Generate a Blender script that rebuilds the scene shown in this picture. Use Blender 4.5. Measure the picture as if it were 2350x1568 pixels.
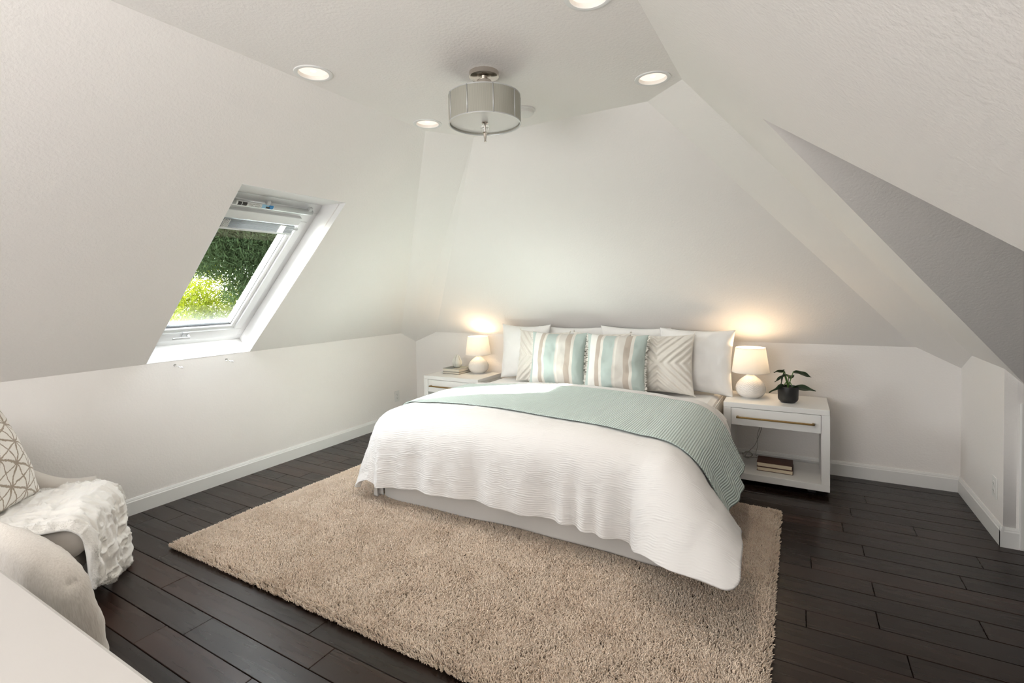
import bpy, bmesh, math, random
import numpy as np
from mathutils import Vector, Matrix, noise
random.seed(7); rng = np.random.default_rng(7)
for o in list(bpy.data.objects): bpy.data.objects.remove(o, do_unlink=True)
SC = bpy.context.scene; COL = SC.collection
PI = math.pi

# ------------------------------------------------------------------ camera
YAW, PIT, ROL, FPX, PPY, CAMH = .5212, .0296, -.0195, 1139.22, 700.35, 1.4
cy, sy = math.cos(YAW), math.sin(YAW)
R0 = Vector((cy, sy, 0)); F0 = Vector((-sy, cy, 0)); U0 = Vector((0, 0, 1))
F = F0*math.cos(PIT) - U0*math.sin(PIT); U = U0*math.cos(PIT) + F0*math.sin(PIT)
R = R0*math.cos(ROL) + U*math.sin(ROL); U = U*math.cos(ROL) - R0*math.sin(ROL)
cam = bpy.data.cameras.new('camera'); camo = bpy.data.objects.new('camera', cam); COL.objects.link(camo)
M = Matrix((R, U, -F)).transposed().to_4x4(); M.translation = (0, 0, CAMH); camo.matrix_world = M
cam.sensor_width = 36; cam.lens = 36*FPX/2350; cam.shift_y = -(784-PPY)/2350; cam.clip_start = .02
SC.camera = camo

# ------------------------------------------------------------------ world, sun, window portal, added fill lights, exposure
SUN_D = Vector((1, 1.0, -.883)).normalized()
w = bpy.data.worlds.new('world'); SC.world = w; w.use_nodes = True
nt = w.node_tree; bg = nt.nodes['Background']
sky = nt.nodes.new('ShaderNodeTexSky'); sky.sky_type = 'NISHITA'; sky.sun_disc = False
sky.sun_elevation = math.asin(-SUN_D.z); sky.sun_rotation = math.atan2(-SUN_D.x, -SUN_D.y)
hsv = nt.nodes.new('ShaderNodeHueSaturation'); hsv.inputs['Saturation'].default_value = .2; nt.links.new(sky.outputs[0], hsv.inputs['Color']); nt.links.new(hsv.outputs[0], bg.inputs[0]); bg.inputs[1].default_value = 3.6
sl = bpy.data.lights.new('sun', 'SUN'); sl.energy = 52; sl.angle = math.radians(.9); sl.color = (1, .96, .9)
so = bpy.data.objects.new('sun', sl); COL.objects.link(so); so.rotation_euler = SUN_D.to_track_quat('-Z', 'Y').to_euler()
al_ = bpy.data.lights.new('added_rear_fill', 'AREA'); al_.shape = 'RECTANGLE'; al_.size = 2.0; al_.size_y = 1.15  # area light added behind the viewer as even room fill
al_.energy = 52; al_.color = (1.0, .99, .985)
ao = bpy.data.objects.new('added_rear_fill', al_); COL.objects.link(ao)
ao.location = (-1.7, -1.62, 1.45); ao.rotation_euler = (math.radians(84), 0, 0)
up = bpy.data.lights.new('added_fill_spot', 'SPOT'); up.energy = 150; up.color = (1, .97, .94); up.spot_size = math.radians(170); up.spot_blend = .6; up.shadow_soft_size = .15  # spot added behind the viewer to brighten ceiling and slopes
uo = bpy.data.objects.new('added_fill_spot', up); COL.objects.link(uo); uo.location = (.32, -.80, 1.25); uo.rotation_euler = (PI, 0, 0)
pt = bpy.data.lights.new('roof_window_portal', 'AREA'); pt.shape = 'RECTANGLE'; pt.size = .62; pt.size_y = 1.3; pt.cycles.is_portal = True
po = bpy.data.objects.new('roof_window_portal', pt); COL.objects.link(po)
SC.view_settings.view_transform = 'Standard'; SC.view_settings.look = 'None'
SC.view_settings.exposure = 0.12; SC.view_settings.gamma = 1; SC.view_settings.use_curve_mapping = False

# ------------------------------------------------------------------ helpers: materials
def nd(t, k, **kw):
    n = t.nodes.new(k)
    for a, b in kw.items(): setattr(n, a, b)
    return n
def mat(name, col, rough=.6, metal=0., bump=None, var=None, spec=.5, coat=0., sheen=0., trans=0., coord='Object'):
    """bump = [(scale, strength, distance)], var = (scale, amount) colour variation"""
    m = bpy.data.materials.new(name); m.use_nodes = True; t = m.node_tree; b = t.nodes['Principled BSDF']
    b.inputs['Base Color'].default_value = (*col, 1); b.inputs['Roughness'].default_value = rough
    b.inputs['Metallic'].default_value = metal; b.inputs['Specular IOR Level'].default_value = spec
    b.inputs['Coat Weight'].default_value = coat; b.inputs['Sheen Weight'].default_value = sheen
    b.inputs['Transmission Weight'].default_value = trans
    tc = nd(t, 'ShaderNodeTexCoord')
    if var:
        n = nd(t, 'ShaderNodeTexNoise'); n.inputs['Scale'].default_value = var[0]; n.inputs['Detail'].default_value = 4
        t.links.new(tc.outputs[coord], n.inputs['Vector'])
        mx = nd(t, 'ShaderNodeMix', data_type='RGBA')
        mx.inputs['A'].default_value = (*[c*(1-var[1]) for c in col], 1); mx.inputs['B'].default_value = (*[min(1, c*(1+var[1])) for c in col], 1)
        t.links.new(n.outputs['Fac'], mx.inputs['Factor']); t.links.new(mx.outputs['Result'], b.inputs['Base Color'])
    prev = None
    for sc, st, di in (bump or []):
        n = nd(t, 'ShaderNodeTexNoise'); n.inputs['Scale'].default_value = sc; n.inputs['Detail'].default_value = 3
        t.links.new(tc.outputs[coord], n.inputs['Vector'])
        bp = nd(t, 'ShaderNodeBump'); bp.inputs['Strength'].default_value = st; bp.inputs['Distance'].default_value = di
        t.links.new(n.outputs['Fac'], bp.inputs['Height'])
        if prev: t.links.new(prev.outputs[0], bp.inputs['Normal'])
        t.links.new(bp.outputs[0], b.inputs['Normal']); prev = bp
    return m
def bsdf(m): return m.node_tree.nodes['Principled BSDF']

M_WALL = mat('painted_drywall', (.865, .838, .812), .75, bump=[(80, .5, .003), (210, .25, .0014)], spec=.25)
M_TRIM = mat('white_semigloss_trim', (.80, .80, .785), .38)
M_REVEAL = mat('white_reveal_paint', (.84, .84, .83), .5)
M_VINYL = mat('white_window_lacquer', (.82, .83, .83), .35)
M_WHITE = mat('white_lacquered_wood', (.79, .785, .765), .32, bump=[(40, .03, .001)])
M_DARKFOOT = mat('dark_plinth', (.03, .028, .026), .6)
M_BRASS = mat('aged_brass', (.33, .215, .085), .34, metal=1, bump=[(300, .1, .0004)])
M_NICKEL = mat('polished_nickel', (.62, .57, .52), .16, metal=1)
M_CHROME = mat('chrome', (.8, .8, .8), .12, metal=1)
M_ALU = mat('satin_aluminium', (.62, .63, .63), .35, metal=.6)
M_GREYPL = mat('grey_plastic', (.50, .51, .51), .45)
M_BLACKPOT = mat('matte_black_ceramic', (.012, .012, .012), .42, bump=[(220, .08, .0005)])
M_SOIL = mat('dark_soil', (.02, .014, .01), .95, bump=[(180, 1, .004)])
M_CERAMIC = mat('white_glazed_ceramic', (.80, .77, .73), .16)
M_VASE = mat('pale_celadon_ceramic', (.66, .66, .61), .3)
M_GROOVE = mat('vase_groove_brown', (.22, .17, .12), .6)
M_PAGES = mat('book_pages', (.72, .62, .46), .85, bump=[(900, .3, .0005)])
M_PAGESL = mat('pale_book_pages', (.70, .65, .56), .85)
M_BROWN = mat('brown_book_cloth', (.075, .022, .012), .5, bump=[(600, .2, .0004)])
M_GREYB = mat('grey_book_cloth', (.30, .315, .29), .7, bump=[(700, .3, .0004)])
M_TAUPEB = mat('taupe_book_cloth', (.17, .14, .115), .7)
M_LINEN = mat('white_cotton', (.84, .83, .81), .85, bump=[(900, .12, .0004), (14, .22, .012)], sheen=.2)
M_SKIRT = mat('pale_grey_bed_skirt', (.66, .645, .62), .85, bump=[(700, .15, .0004), (5, .2, .01)])
M_CREAM = mat('cream_tufted_cotton', (.73, .695, .635), .95, bump=[(420, .5, .0018)], sheen=.3)
M_FRINGE = mat('cream_fringe_yarn', (.83, .80, .74), .95)
M_CHAIR = mat('greige_upholstery', (.56, .515, .46), .85, bump=[(800, .2, .0005)], sheen=.25)
M_OAK = mat('honey_wood', (.30, .17, .075), .45, bump=[(60, .1, .001)])
M_THROW = mat('ivory_faux_fur', (.82, .80, .755), 1., bump=[(160, .3, .003), (600, .4, .0015)], sheen=.6)
M_OUTLET = mat('white_outlet_plastic', (.78, .775, .75), .35)
M_SLOT = mat('dark_slot', (.03, .03, .03), .6)

# duvet: seersucker relief also in fine bump
M_DUVET = mat('white_seersucker', (.73, .722, .71), .88, bump=[(700, .15, .0005)], sheen=.2)

def mat_knit():
    m = mat('mint_knit', (.50, .63, .585), .95, sheen=.3); t = m.node_tree; b = bsdf(m)
    uv = nd(t, 'ShaderNodeUVMap'); sp = nd(t, 'ShaderNodeSeparateXYZ'); t.links.new(uv.outputs[0], sp.inputs[0])
    n = nd(t, 'ShaderNodeTexNoise'); n.inputs['Scale'].default_value = 9; t.links.new(uv.outputs[0], n.inputs['Vector'])
    def wave(out, k, ph=None):
        a = nd(t, 'ShaderNodeMath', operation='MULTIPLY_ADD'); a.inputs[1].default_value = k; t.links.new(out, a.inputs[0])
        if ph: t.links.new(ph, a.inputs[2])
        s = nd(t, 'ShaderNodeMath', operation='SINE'); t.links.new(a.outputs[0], s.inputs[0]); return s.outputs[0]
    ph = nd(t, 'ShaderNodeMath', operation='MULTIPLY'); ph.inputs[1].default_value = 1.6; t.links.new(n.outputs['Fac'], ph.inputs[0])
    a = wave(sp.outputs['X'], 2*PI/.0125, ph.outputs[0]); c = wave(sp.outputs['Y'], 2*PI/.011)
    h = nd(t, 'ShaderNodeMath', operation='MULTIPLY_ADD'); h.inputs[1].default_value = .35; t.links.new(c, h.inputs[0]); t.links.new(a, h.inputs[2])
    bp = nd(t, 'ShaderNodeBump'); bp.inputs['Strength'].default_value = .75; bp.inputs['Distance'].default_value = .0022
    t.links.new(h.outputs[0], bp.inputs['Height']); t.links.new(bp.outputs[0], b.inputs['Normal'])
    mr = nd(t, 'ShaderNodeMapRange'); mr.inputs['From Min'].default_value = -1; t.links.new(a, mr.inputs['Value'])
    mx = nd(t, 'ShaderNodeMix', data_type='RGBA'); mx.inputs['A'].default_value = (.46, .575, .54, 1); mx.inputs['B'].default_value = (.59, .69, .655, 1)
    t.links.new(mr.outputs[0], mx.inputs['Factor']); t.links.new(mx.outputs['Result'], b.inputs['Base Color'])
    return m
M_MINT = mat_knit()

def mat_stripe():
    m = mat('striped_linen', (.8, .8, .8), .9, sheen=.2); t = m.node_tree; b = bsdf(m)
    uv = nd(t, 'ShaderNodeUVMap'); sp = nd(t, 'ShaderNodeSeparateXYZ'); t.links.new(uv.outputs[0], sp.inputs[0])
    cr = nd(t, 'ShaderNodeValToRGB'); cr.color_ramp.interpolation = 'CONSTANT'
    mint = (.45, .53, .50); cream = (.70, .675, .62); white = (.73, .72, .685); taupe = (.47, .41, .35); grey = (.61, .585, .54)
    st = [(0, mint), (.075, white), (.21, taupe), (.285, cream), (.33, mint), (.51, grey), (.53, cream), (.56, grey), (.68, taupe), (.77, cream), (.82, mint)]
    e = cr.color_ramp.elements; e[0].position = 0; e[0].color = (*st[0][1], 1); e[1].position = st[1][0]; e[1].color = (*st[1][1], 1)
    for p, c in st[2:]:
        k = e.new(p); k.color = (*c, 1)
    t.links.new(sp.outputs['X'], cr.inputs[0]); t.links.new(cr.outputs[0], b.inputs['Base Color'])
    n = nd(t, 'ShaderNodeTexNoise'); n.inputs['Scale'].default_value = 260; t.links.new(uv.outputs[0], n.inputs['Vector'])
    bp = nd(t, 'ShaderNodeBump'); bp.inputs['Strength'].default_value = .3; bp.inputs['Distance'].default_value = .0008
    t.links.new(n.outputs['Fac'], bp.inputs['Height']); t.links.new(bp.outputs[0], b.inputs['Normal'])
    return m
M_STRIPE = mat_stripe()

def mat_trellis():
    m = mat('star_lattice_print', (.8, .77, .72), .9, sheen=.2); t = m.node_tree; b = bsdf(m)
    uv = nd(t, 'ShaderNodeUVMap')
    n = nd(t, 'ShaderNodeTexNoise'); n.inputs['Scale'].default_value = 14; t.links.new(uv.outputs[0], n.inputs['Vector'])
    ad = nd(t, 'ShaderNodeMix', data_type='VECTOR'); ad.inputs['Factor'].default_value = .03
    t.links.new(uv.outputs[0], ad.inputs['A']); t.links.new(n.outputs['Color'], ad.inputs['B'])
    outs = []
    for ang in (20, 65, 110, 155):
        d = nd(t, 'ShaderNodeVectorMath', operation='DOT_PRODUCT')
        k = 7.0 if ang in (20, 110) else 7.0*math.sqrt(.5)
        d.inputs[1].default_value = (math.cos(math.radians(ang))*k, math.sin(math.radians(ang))*k, 0)
        t.links.new(ad.outputs['Result'], d.inputs[0])
        p = nd(t, 'ShaderNodeMath', operation='PINGPONG'); p.inputs[1].default_value = .5; t.links.new(d.outputs['Value'], p.inputs[0])
        outs.append(p.outputs[0])
    mn = outs[0]
    for o_ in outs[1:]:
        a = nd(t, 'ShaderNodeMath', operation='MINIMUM'); t.links.new(mn, a.inputs[0]); t.links.new(o_, a.inputs[1]); mn = a.outputs[0]
    n2 = nd(t, 'ShaderNodeTexNoise'); n2.inputs['Scale'].default_value = 60; t.links.new(uv.outputs[0], n2.inputs['Vector'])
    s = nd(t, 'ShaderNodeMath', operation='MULTIPLY_ADD'); s.inputs[1].default_value = .09; t.links.new(n2.outputs['Fac'], s.inputs[0]); t.links.new(mn, s.inputs[2])
    cr = nd(t, 'ShaderNodeValToRGB'); e = cr.color_ramp.elements
    e[0].position = .075; e[0].color = (.33, .265, .20, 1); e[1].position = .105; e[1].color = (.80, .765, .71, 1)
    t.links.new(s.outputs[0], cr.inputs[0]); t.links.new(cr.outputs[0], b.inputs['Base Color'])
    return m
M_TRELLIS = mat_trellis()

def mat_chenille():
    m = mat('cream_chenille', (.70, .655, .59), .95, sheen=.5); t = m.node_tree; b = bsdf(m)
    tc = nd(t, 'ShaderNodeTexCoord'); mp = nd(t, 'ShaderNodeMapping'); mp.inputs['Scale'].default_value = (220, 220, 28)
    n = nd(t, 'ShaderNodeTexNoise'); n.inputs['Scale'].default_value = 1; n.inputs['Detail'].default_value = 4
    t.links.new(tc.outputs['Object'], mp.inputs[0]); t.links.new(mp.outputs[0], n.inputs['Vector'])
    mx = nd(t, 'ShaderNodeMix', data_type='RGBA'); mx.inputs['A'].default_value = (.50, .455, .40, 1); mx.inputs['B'].default_value = (.80, .76, .70, 1)
    t.links.new(n.outputs['Fac'], mx.inputs['Factor']); t.links.new(mx.outputs['Result'], b.inputs['Base Color'])
    bp = nd(t, 'ShaderNodeBump'); bp.inputs['Strength'].default_value = .6; bp.inputs['Distance'].default_value = .002
    t.links.new(n.outputs['Fac'], bp.inputs['Height']); t.links.new(bp.outputs[0], b.inputs['Normal'])
    return m
M_CHENILLE = mat_chenille()

def mat_wood():
    m = mat('espresso_hardwood', (.02, .012, .009), .3); t = m.node_tree; b = bsdf(m)
    tc = nd(t, 'ShaderNodeTexCoord'); oi = nd(t, 'ShaderNodeObjectInfo')
    off = nd(t, 'ShaderNodeVectorMath', operation='SCALE'); off.inputs[0].default_value = (31, 17, 7)
    t.links.new(oi.outputs['Random'], off.inputs['Scale'])
    ad = nd(t, 'ShaderNodeVectorMath', operation='ADD'); t.links.new(tc.outputs['Object'], ad.inputs[0]); t.links.new(off.outputs[0], ad.inputs[1])
    mp = nd(t, 'ShaderNodeMapping'); mp.inputs['Scale'].default_value = (1.6, 26, 10); t.links.new(ad.outputs[0], mp.inputs[0])
    n = nd(t, 'ShaderNodeTexNoise'); n.inputs['Scale'].default_value = 1; n.inputs['Detail'].default_value = 6; t.links.new(mp.outputs[0], n.inputs['Vector'])
    mx = nd(t, 'ShaderNodeMix', data_type='RGBA'); mx.inputs['A'].default_value = (.0095, .0053, .0040, 1); mx.inputs['B'].default_value = (.028, .0145, .0095, 1)
    t.links.new(n.outputs['Fac'], mx.inputs['Factor'])
    hs = nd(t, 'ShaderNodeMix', data_type='RGBA'); hs.blend_type = 'MULTIPLY'; hs.inputs['Factor'].default_value = 1
    cr = nd(t, 'ShaderNodeValToRGB'); e = cr.color_ramp.elements; e[0].color = (.62, .64, .66, 1); e[1].color = (1.05, .95, .9, 1)
    k = e.new(.78); k.color = (.95, .92, .9, 1); k = e.new(.93); k.color = (1.5, 1.15, .98, 1)
    t.links.new(oi.outputs['Random'], cr.inputs[0]); t.links.new(mx.outputs['Result'], hs.inputs['A']); t.links.new(cr.outputs[0], hs.inputs['B'])
    t.links.new(hs.outputs['Result'], b.inputs['Base Color'])
    mr = nd(t, 'ShaderNodeMapRange'); mr.inputs['To Min'].default_value = .19; mr.inputs['To Max'].default_value = .36
    t.links.new(n.outputs['Fac'], mr.inputs['Value']); t.links.new(mr.outputs[0], b.inputs['Roughness'])
    n2 = nd(t, 'ShaderNodeTexNoise'); n2.inputs['Scale'].default_value = 7; t.links.new(ad.outputs[0], n2.inputs['Vector'])
    bp = nd(t, 'ShaderNodeBump'); bp.inputs['Strength'].default_value = .18; bp.inputs['Distance'].default_value = .003
    t.links.new(n2.outputs['Fac'], bp.inputs['Height']); t.links.new(bp.outputs[0], b.inputs['Normal'])
    b.inputs['Specular IOR Level'].default_value = .32
    return m
M_WOOD = mat_wood()

def mat_shag(name, lo, hi):
    m = mat(name, hi, .95, sheen=.3); t = m.node_tree; b = bsdf(m)
    tc = nd(t, 'ShaderNodeTexCoord')
    n = nd(t, 'ShaderNodeTexNoise'); n.inputs['Scale'].default_value = 5; n.inputs['Detail'].default_value = 5; t.links.new(tc.outputs['Object'], n.inputs['Vector'])
    n2 = nd(t, 'ShaderNodeTexNoise'); n2.inputs['Scale'].default_value = 90; t.links.new(tc.outputs['Object'], n2.inputs['Vector'])
    av = nd(t, 'ShaderNodeMath', operation='ADD'); t.links.new(n.outputs['Fac'], av.inputs[0]); t.links.new(n2.outputs['Fac'], av.inputs[1])
    mr = nd(t, 'ShaderNodeMapRange'); mr.inputs['From Min'].default_value = .65; mr.inputs['From Max'].default_value = 1.35; t.links.new(av.outputs[0], mr.inputs['Value'])
    mx = nd(t, 'ShaderNodeMix', data_type='RGBA'); mx.inputs['A'].default_value = (*lo, 1); mx.inputs['B'].default_value = (*hi, 1)
    t.links.new(mr.outputs[0], mx.inputs['Factor']); t.links.new(mx.outputs['Result'], b.inputs['Base Color'])
    return m
M_SHAG = mat_shag('beige_shag_yarn', (.82, .65, .50), (.985, .84, .69))
M_RUGBASE = mat('rug_backing', (.30, .24, .18), 1)

def mat_mixed(name, build):
    m = bpy.data.materials.new(name); m.use_nodes = True; t = m.node_tree; t.nodes.clear(); out = nd(t, 'ShaderNodeOutputMaterial'); build(t, out); return m
def _glass(t, out):
    tr = nd(t, 'ShaderNodeBsdfTransparent'); tr.inputs[0].default_value = (.95, .97, .965, 1)
    gl = nd(t, 'ShaderNodeBsdfGlossy'); gl.inputs['Roughness'].default_value = .01
    lw = nd(t, 'ShaderNodeLayerWeight'); lw.inputs['Blend'].default_value = .5
    p = nd(t, 'ShaderNodeMath', operation='POWER'); p.inputs[1].default_value = 4; t.links.new(lw.outputs['Facing'], p.inputs[0])
    k = nd(t, 'ShaderNodeMath', operation='MULTIPLY_ADD'); k.inputs[1].default_value = .9; k.inputs[2].default_value = .075; k.use_clamp = True; t.links.new(p.outputs[0], k.inputs[0])
    mx = nd(t, 'ShaderNodeMixShader'); t.links.new(k.outputs[0], mx.inputs[0]); t.links.new(tr.outputs[0], mx.inputs[1]); t.links.new(gl.outputs[0], mx.inputs[2])
    tc = nd(t, 'ShaderNodeTexCoord'); sp = nd(t, 'ShaderNodeSeparateXYZ'); t.links.new(tc.outputs['Object'], sp.inputs[0])
    mr = nd(t, 'ShaderNodeMapRange', interpolation_type='SMOOTHSTEP'); mr.inputs['From Min'].default_value = 1.34; mr.inputs['From Max'].default_value = 1.10; mr.inputs['To Max'].default_value = .06; t.links.new(sp.outputs['Z'], mr.inputs['Value'])
    n = nd(t, 'ShaderNodeTexNoise'); n.inputs['Scale'].default_value = 14; n.inputs['Detail'].default_value = 5; t.links.new(tc.outputs['Object'], n.inputs['Vector'])
    f = nd(t, 'ShaderNodeMath', operation='MULTIPLY'); t.links.new(mr.outputs[0], f.inputs[0]); t.links.new(n.outputs['Fac'], f.inputs[1])
    dw = nd(t, 'ShaderNodeBsdfTranslucent'); dw.inputs[0].default_value = (.6, .68, .7, 1)
    m2 = nd(t, 'ShaderNodeMixShader'); t.links.new(f.outputs[0], m2.inputs[0]); t.links.new(mx.outputs[0], m2.inputs[1]); t.links.new(dw.outputs[0], m2.inputs[2])
    t.links.new(m2.outputs[0], out.inputs[0])
M_PANE = mat_mixed('double_glazing', _glass)
def _shade(col, fac):
    def f(t, out):
        d = nd(t, 'ShaderNodeBsdfDiffuse'); d.inputs[0].default_value = (*col, 1)
        tl = nd(t, 'ShaderNodeBsdfTranslucent'); tl.inputs[0].default_value = (*col, 1)
        mx = nd(t, 'ShaderNodeMixShader'); mx.inputs[0].default_value = fac
        t.links.new(d.outputs[0], mx.inputs[1]); t.links.new(tl.outputs[0], mx.inputs[2]); t.links.new(mx.outputs[0], out.inputs[0])
    return f
M_SHADE = mat_mixed('white_linen_shade', _shade((.88, .87, .85), .40))
def _drum(t, out):
    tc = nd(t, 'ShaderNodeTexCoord'); g = nd(t, 'ShaderNodeTexGradient'); g.gradient_type = 'RADIAL'; t.links.new(tc.outputs['Object'], g.inputs[0])
    a = nd(t, 'ShaderNodeMath', operation='MULTIPLY'); a.inputs[1].default_value = 2*PI*260; t.links.new(g.outputs['Fac'], a.inputs[0])
    s = nd(t, 'ShaderNodeMath', operation='SINE'); t.links.new(a.outputs[0], s.inputs[0])
    mr = nd(t, 'ShaderNodeMapRange'); mr.inputs['From Min'].default_value = -1; t.links.new(s.outputs[0], mr.inputs['Value'])
    mx0 = nd(t, 'ShaderNodeMix', data_type='RGBA'); mx0.inputs['A'].default_value = (.40, .39, .33, 1); mx0.inputs['B'].default_value = (.56, .55, .48, 1)
    t.links.new(mr.outputs[0], mx0.inputs['Factor'])
    d = nd(t, 'ShaderNodeBsdfPrincipled'); d.inputs['Roughness'].default_value = .4; t.links.new(mx0.outputs['Result'], d.inputs['Base Color'])
    tl = nd(t, 'ShaderNodeBsdfTranslucent'); t.links.new(mx0.outputs['Result'], tl.inputs[0])
    mx = nd(t, 'ShaderNodeMixShader'); mx.inputs[0].default_value = .25
    t.links.new(d.outputs[0], mx.inputs[1]); t.links.new(tl.outputs[0], mx.inputs[2]); t.links.new(mx.outputs[0], out.inputs[0])
M_DRUM = mat_mixed('silver_thread_drum', _drum)
M_DIFF = mat('white_glass_diffuser', (.80, .79, .77), .08)
M_CRYSTAL = mat('clear_crystal', (1, 1, 1), .02, trans=1)
M_CORD = mat('clear_cord', (.55, .53, .48), .25, trans=.35)
def emit(name, col, s):
    def f(t, out):
        e = nd(t, 'ShaderNodeEmission'); e.inputs[0].default_value = (*col, 1); e.inputs[1].default_value = s; t.links.new(e.outputs[0], out.inputs[0])
    return mat_mixed(name, f)
M_LENS = emit('warm_lamp_lens', (1, .86, .72), 1.15)
M_FILAMENT = emit('warm_bulb_face', (1, .9, .78), 5)
M_BULB = emit('warm_bulb', (1, .78, .5), 8)
M_LEAFP = mat('dark_green_leaf', (.022, .05, .018), .4, var=(30, .4))
M_STEM = mat('green_stem', (.09, .19, .04), .5)

# ------------------------------------------------------------------ helpers: meshes
def link(name, me, m=None, parent=None, smooth=False):
    o = bpy.data.objects.new(name, me); COL.objects.link(o)
    if m: me.materials.append(m)
    if smooth: me.polygons.foreach_set('use_smooth', [True]*len(me.polygons))
    if parent: o.parent = parent
    return o
def obj(name, verts, faces, m, parent=None, smooth=False):
    me = bpy.data.meshes.new(name); me.from_pydata([tuple(v) for v in verts], [], faces); me.update(); return link(name, me, m, parent, smooth)
def from_bm(name, bm, m, parent=None, smooth=False):
    me = bpy.data.meshes.new(name); bmesh.ops.recalc_face_normals(bm, faces=bm.faces[:]); bm.to_mesh(me); bm.free(); return link(name, me, m, parent, smooth)
def bbox(bm, lo, hi, bev=0., mtx=None, seg=2):
    r = bmesh.ops.create_cube(bm, size=1); vs = r['verts']
    c = [(a+b)/2 for a, b in zip(lo, hi)]; s = [b-a for a, b in zip(lo, hi)]
    for v in vs: v.co = Vector((c[0]+v.co.x*s[0], c[1]+v.co.y*s[1], c[2]+v.co.z*s[2]))
    if bev:
        es = list({e for v in vs for e in v.link_edges}); g = bmesh.ops.bevel(bm, geom=es, offset=bev, segments=seg, profile=.5, affect='EDGES'); vs = g['verts']
    if mtx:
        for v in vs: v.co = mtx @ v.co
def box(name, lo, hi, m, parent=None, bev=0., mtx=None):
    bm = bmesh.new(); bbox(bm, lo, hi, bev, mtx); return from_bm(name, bm, m, parent)
def lathe(name, prof, m, parent=None, n=48, loc=(0, 0, 0), smooth=True, closed=False):
    vs, fs = [], []
    for r, z in prof:
        for i in range(n):
            a = 2*PI*i/n; vs.append((loc[0]+r*math.cos(a), loc[1]+r*math.sin(a), loc[2]+z))
    k = len(prof)
    for j in range(k if closed else k-1):
        for i in range(n):
            a, b = j*n+i, j*n+(i+1) % n; c, d = ((j+1) % k)*n+(i+1) % n, ((j+1) % k)*n+i
            fs.append((a, b, c, d))
    if not closed:
        if prof[0][0] > 1e-6: fs.append(tuple(range(n))[::-1])
        if prof[-1][0] > 1e-6: fs.append(tuple((k-1)*n+i for i in range(n)))
    o = obj(name, vs, fs, m, parent, smooth)
    if smooth:
        bm = bmesh.new(); bm.from_mesh(o.data); bmesh.ops.remove_doubles(bm, verts=bm.verts, dist=1e-6); bmesh.ops.recalc_face_normals(bm, faces=bm.faces[:])
        for e in bm.edges:
            if len(e.link_faces) == 2 and e.calc_face_angle(0) > .7: e.smooth = False
        bm.to_mesh(o.data); bm.free()
    return o
def tube(name, pts, r, m, parent=None, n=8, smooth=True):
    pts = [Vector(p) for p in pts]; vs, fs = [], []
    rr = r if isinstance(r, (list, tuple)) else [r]*len(pts)
    up = Vector((0, 0, 1)); 
    for i, p in enumerate(pts):
        t = (pts[min(i+1, len(pts)-1)]-pts[max(i-1, 0)]).normalized()
        if i == 0:
            x = t.cross(up if abs(t.z) < .9 else Vector((1, 0, 0))).normalized()
        else:
            x = (x - t*x.dot(t)).normalized()
        y = t.cross(x)
        for k in range(n):
            a = 2*PI*k/n; vs.append(p+(x*math.cos(a)+y*math.sin(a))*rr[i])
    for i in range(len(pts)-1):
        for k in range(n): fs.append((i*n+k, i*n+(k+1) % n, (i+1)*n+(k+1) % n, (i+1)*n+k))
    fs.append(tuple(range(n))[::-1]); fs.append(tuple((len(pts)-1)*n+k for k in range(n)))
    return obj(name, vs, fs, m, parent, smooth)
def spline(pts, n=8):
    P = [Vector(p) for p in pts]; P = [P[0]]+P+[P[-1]]; out = []
    for i in range(1, len(P)-2):
        for k in range(n):
            t = k/n; a, b, c, d = P[i-1], P[i], P[i+1], P[i+2]
            out.append(.5*((2*b)+(c-a)*t+(2*a-5*b+4*c-d)*t*t+(3*b-a-3*c+d)*t**3))
    out.append(P[-2]); return out
def tag(o, label, cat, group=None):
    o['label'] = label; o['category'] = cat
    if group: o['group'] = group
    return o
def thing(name, label, cat, loc=(0, 0, 0), rotz=0, group=None):
    o = bpy.data.objects.new(name, None); COL.objects.link(o); o.location = loc; o.rotation_euler = (0, 0, rotz); o.empty_display_size = .1
    return tag(o, label, cat, group)
def struct(o): o['kind'] = 'structure'; return o
def dup(root, loc, rotz=0, label=None):
    r = root.copy(); COL.objects.link(r); r.location = loc; r.rotation_euler = (0, 0, rotz)
    if label: r['label'] = label
    for ch in list(root.children):
        c = ch.copy(); COL.objects.link(c); c.parent = r
        for g in ch.children:
            d = g.copy(); COL.objects.link(d); d.parent = c
    return r
def sm(x): x = np.clip(x, 0, 1); return x*x*(3-2*x)
def grid_faces(nu, nv, off=0, flip=False):
    i, j = np.meshgrid(np.arange(nu-1), np.arange(nv-1), indexing='ij'); a = (i*nv+j).ravel()+off
    f = np.stack([a, a+nv, a+nv+1, a+1], 1); return f[:, ::-1] if flip else f
def np_mesh(name, V, Fq, m, parent=None, smooth=True, uv=None):
    me = bpy.data.meshes.new(name); me.vertices.add(len(V)); me.vertices.foreach_set('co', np.asarray(V, np.float32).ravel())
    Fq = np.asarray(Fq, np.int32); k = Fq.shape[1]
    me.loops.add(Fq.size); me.loops.foreach_set('vertex_index', Fq.ravel()); me.polygons.add(len(Fq))
    me.polygons.foreach_set('loop_start', np.arange(0, Fq.size, k, dtype=np.int32)); 
    if uv is not None:
        l = me.uv_layers.new(name='UVMap'); l.data.foreach_set('uv', np.asarray(uv, np.float32)[Fq.ravel()].ravel())
    me.update(calc_edges=True); me.validate(); return link(name, me, m, parent, smooth)
_perm = rng.random((64, 64))
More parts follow.
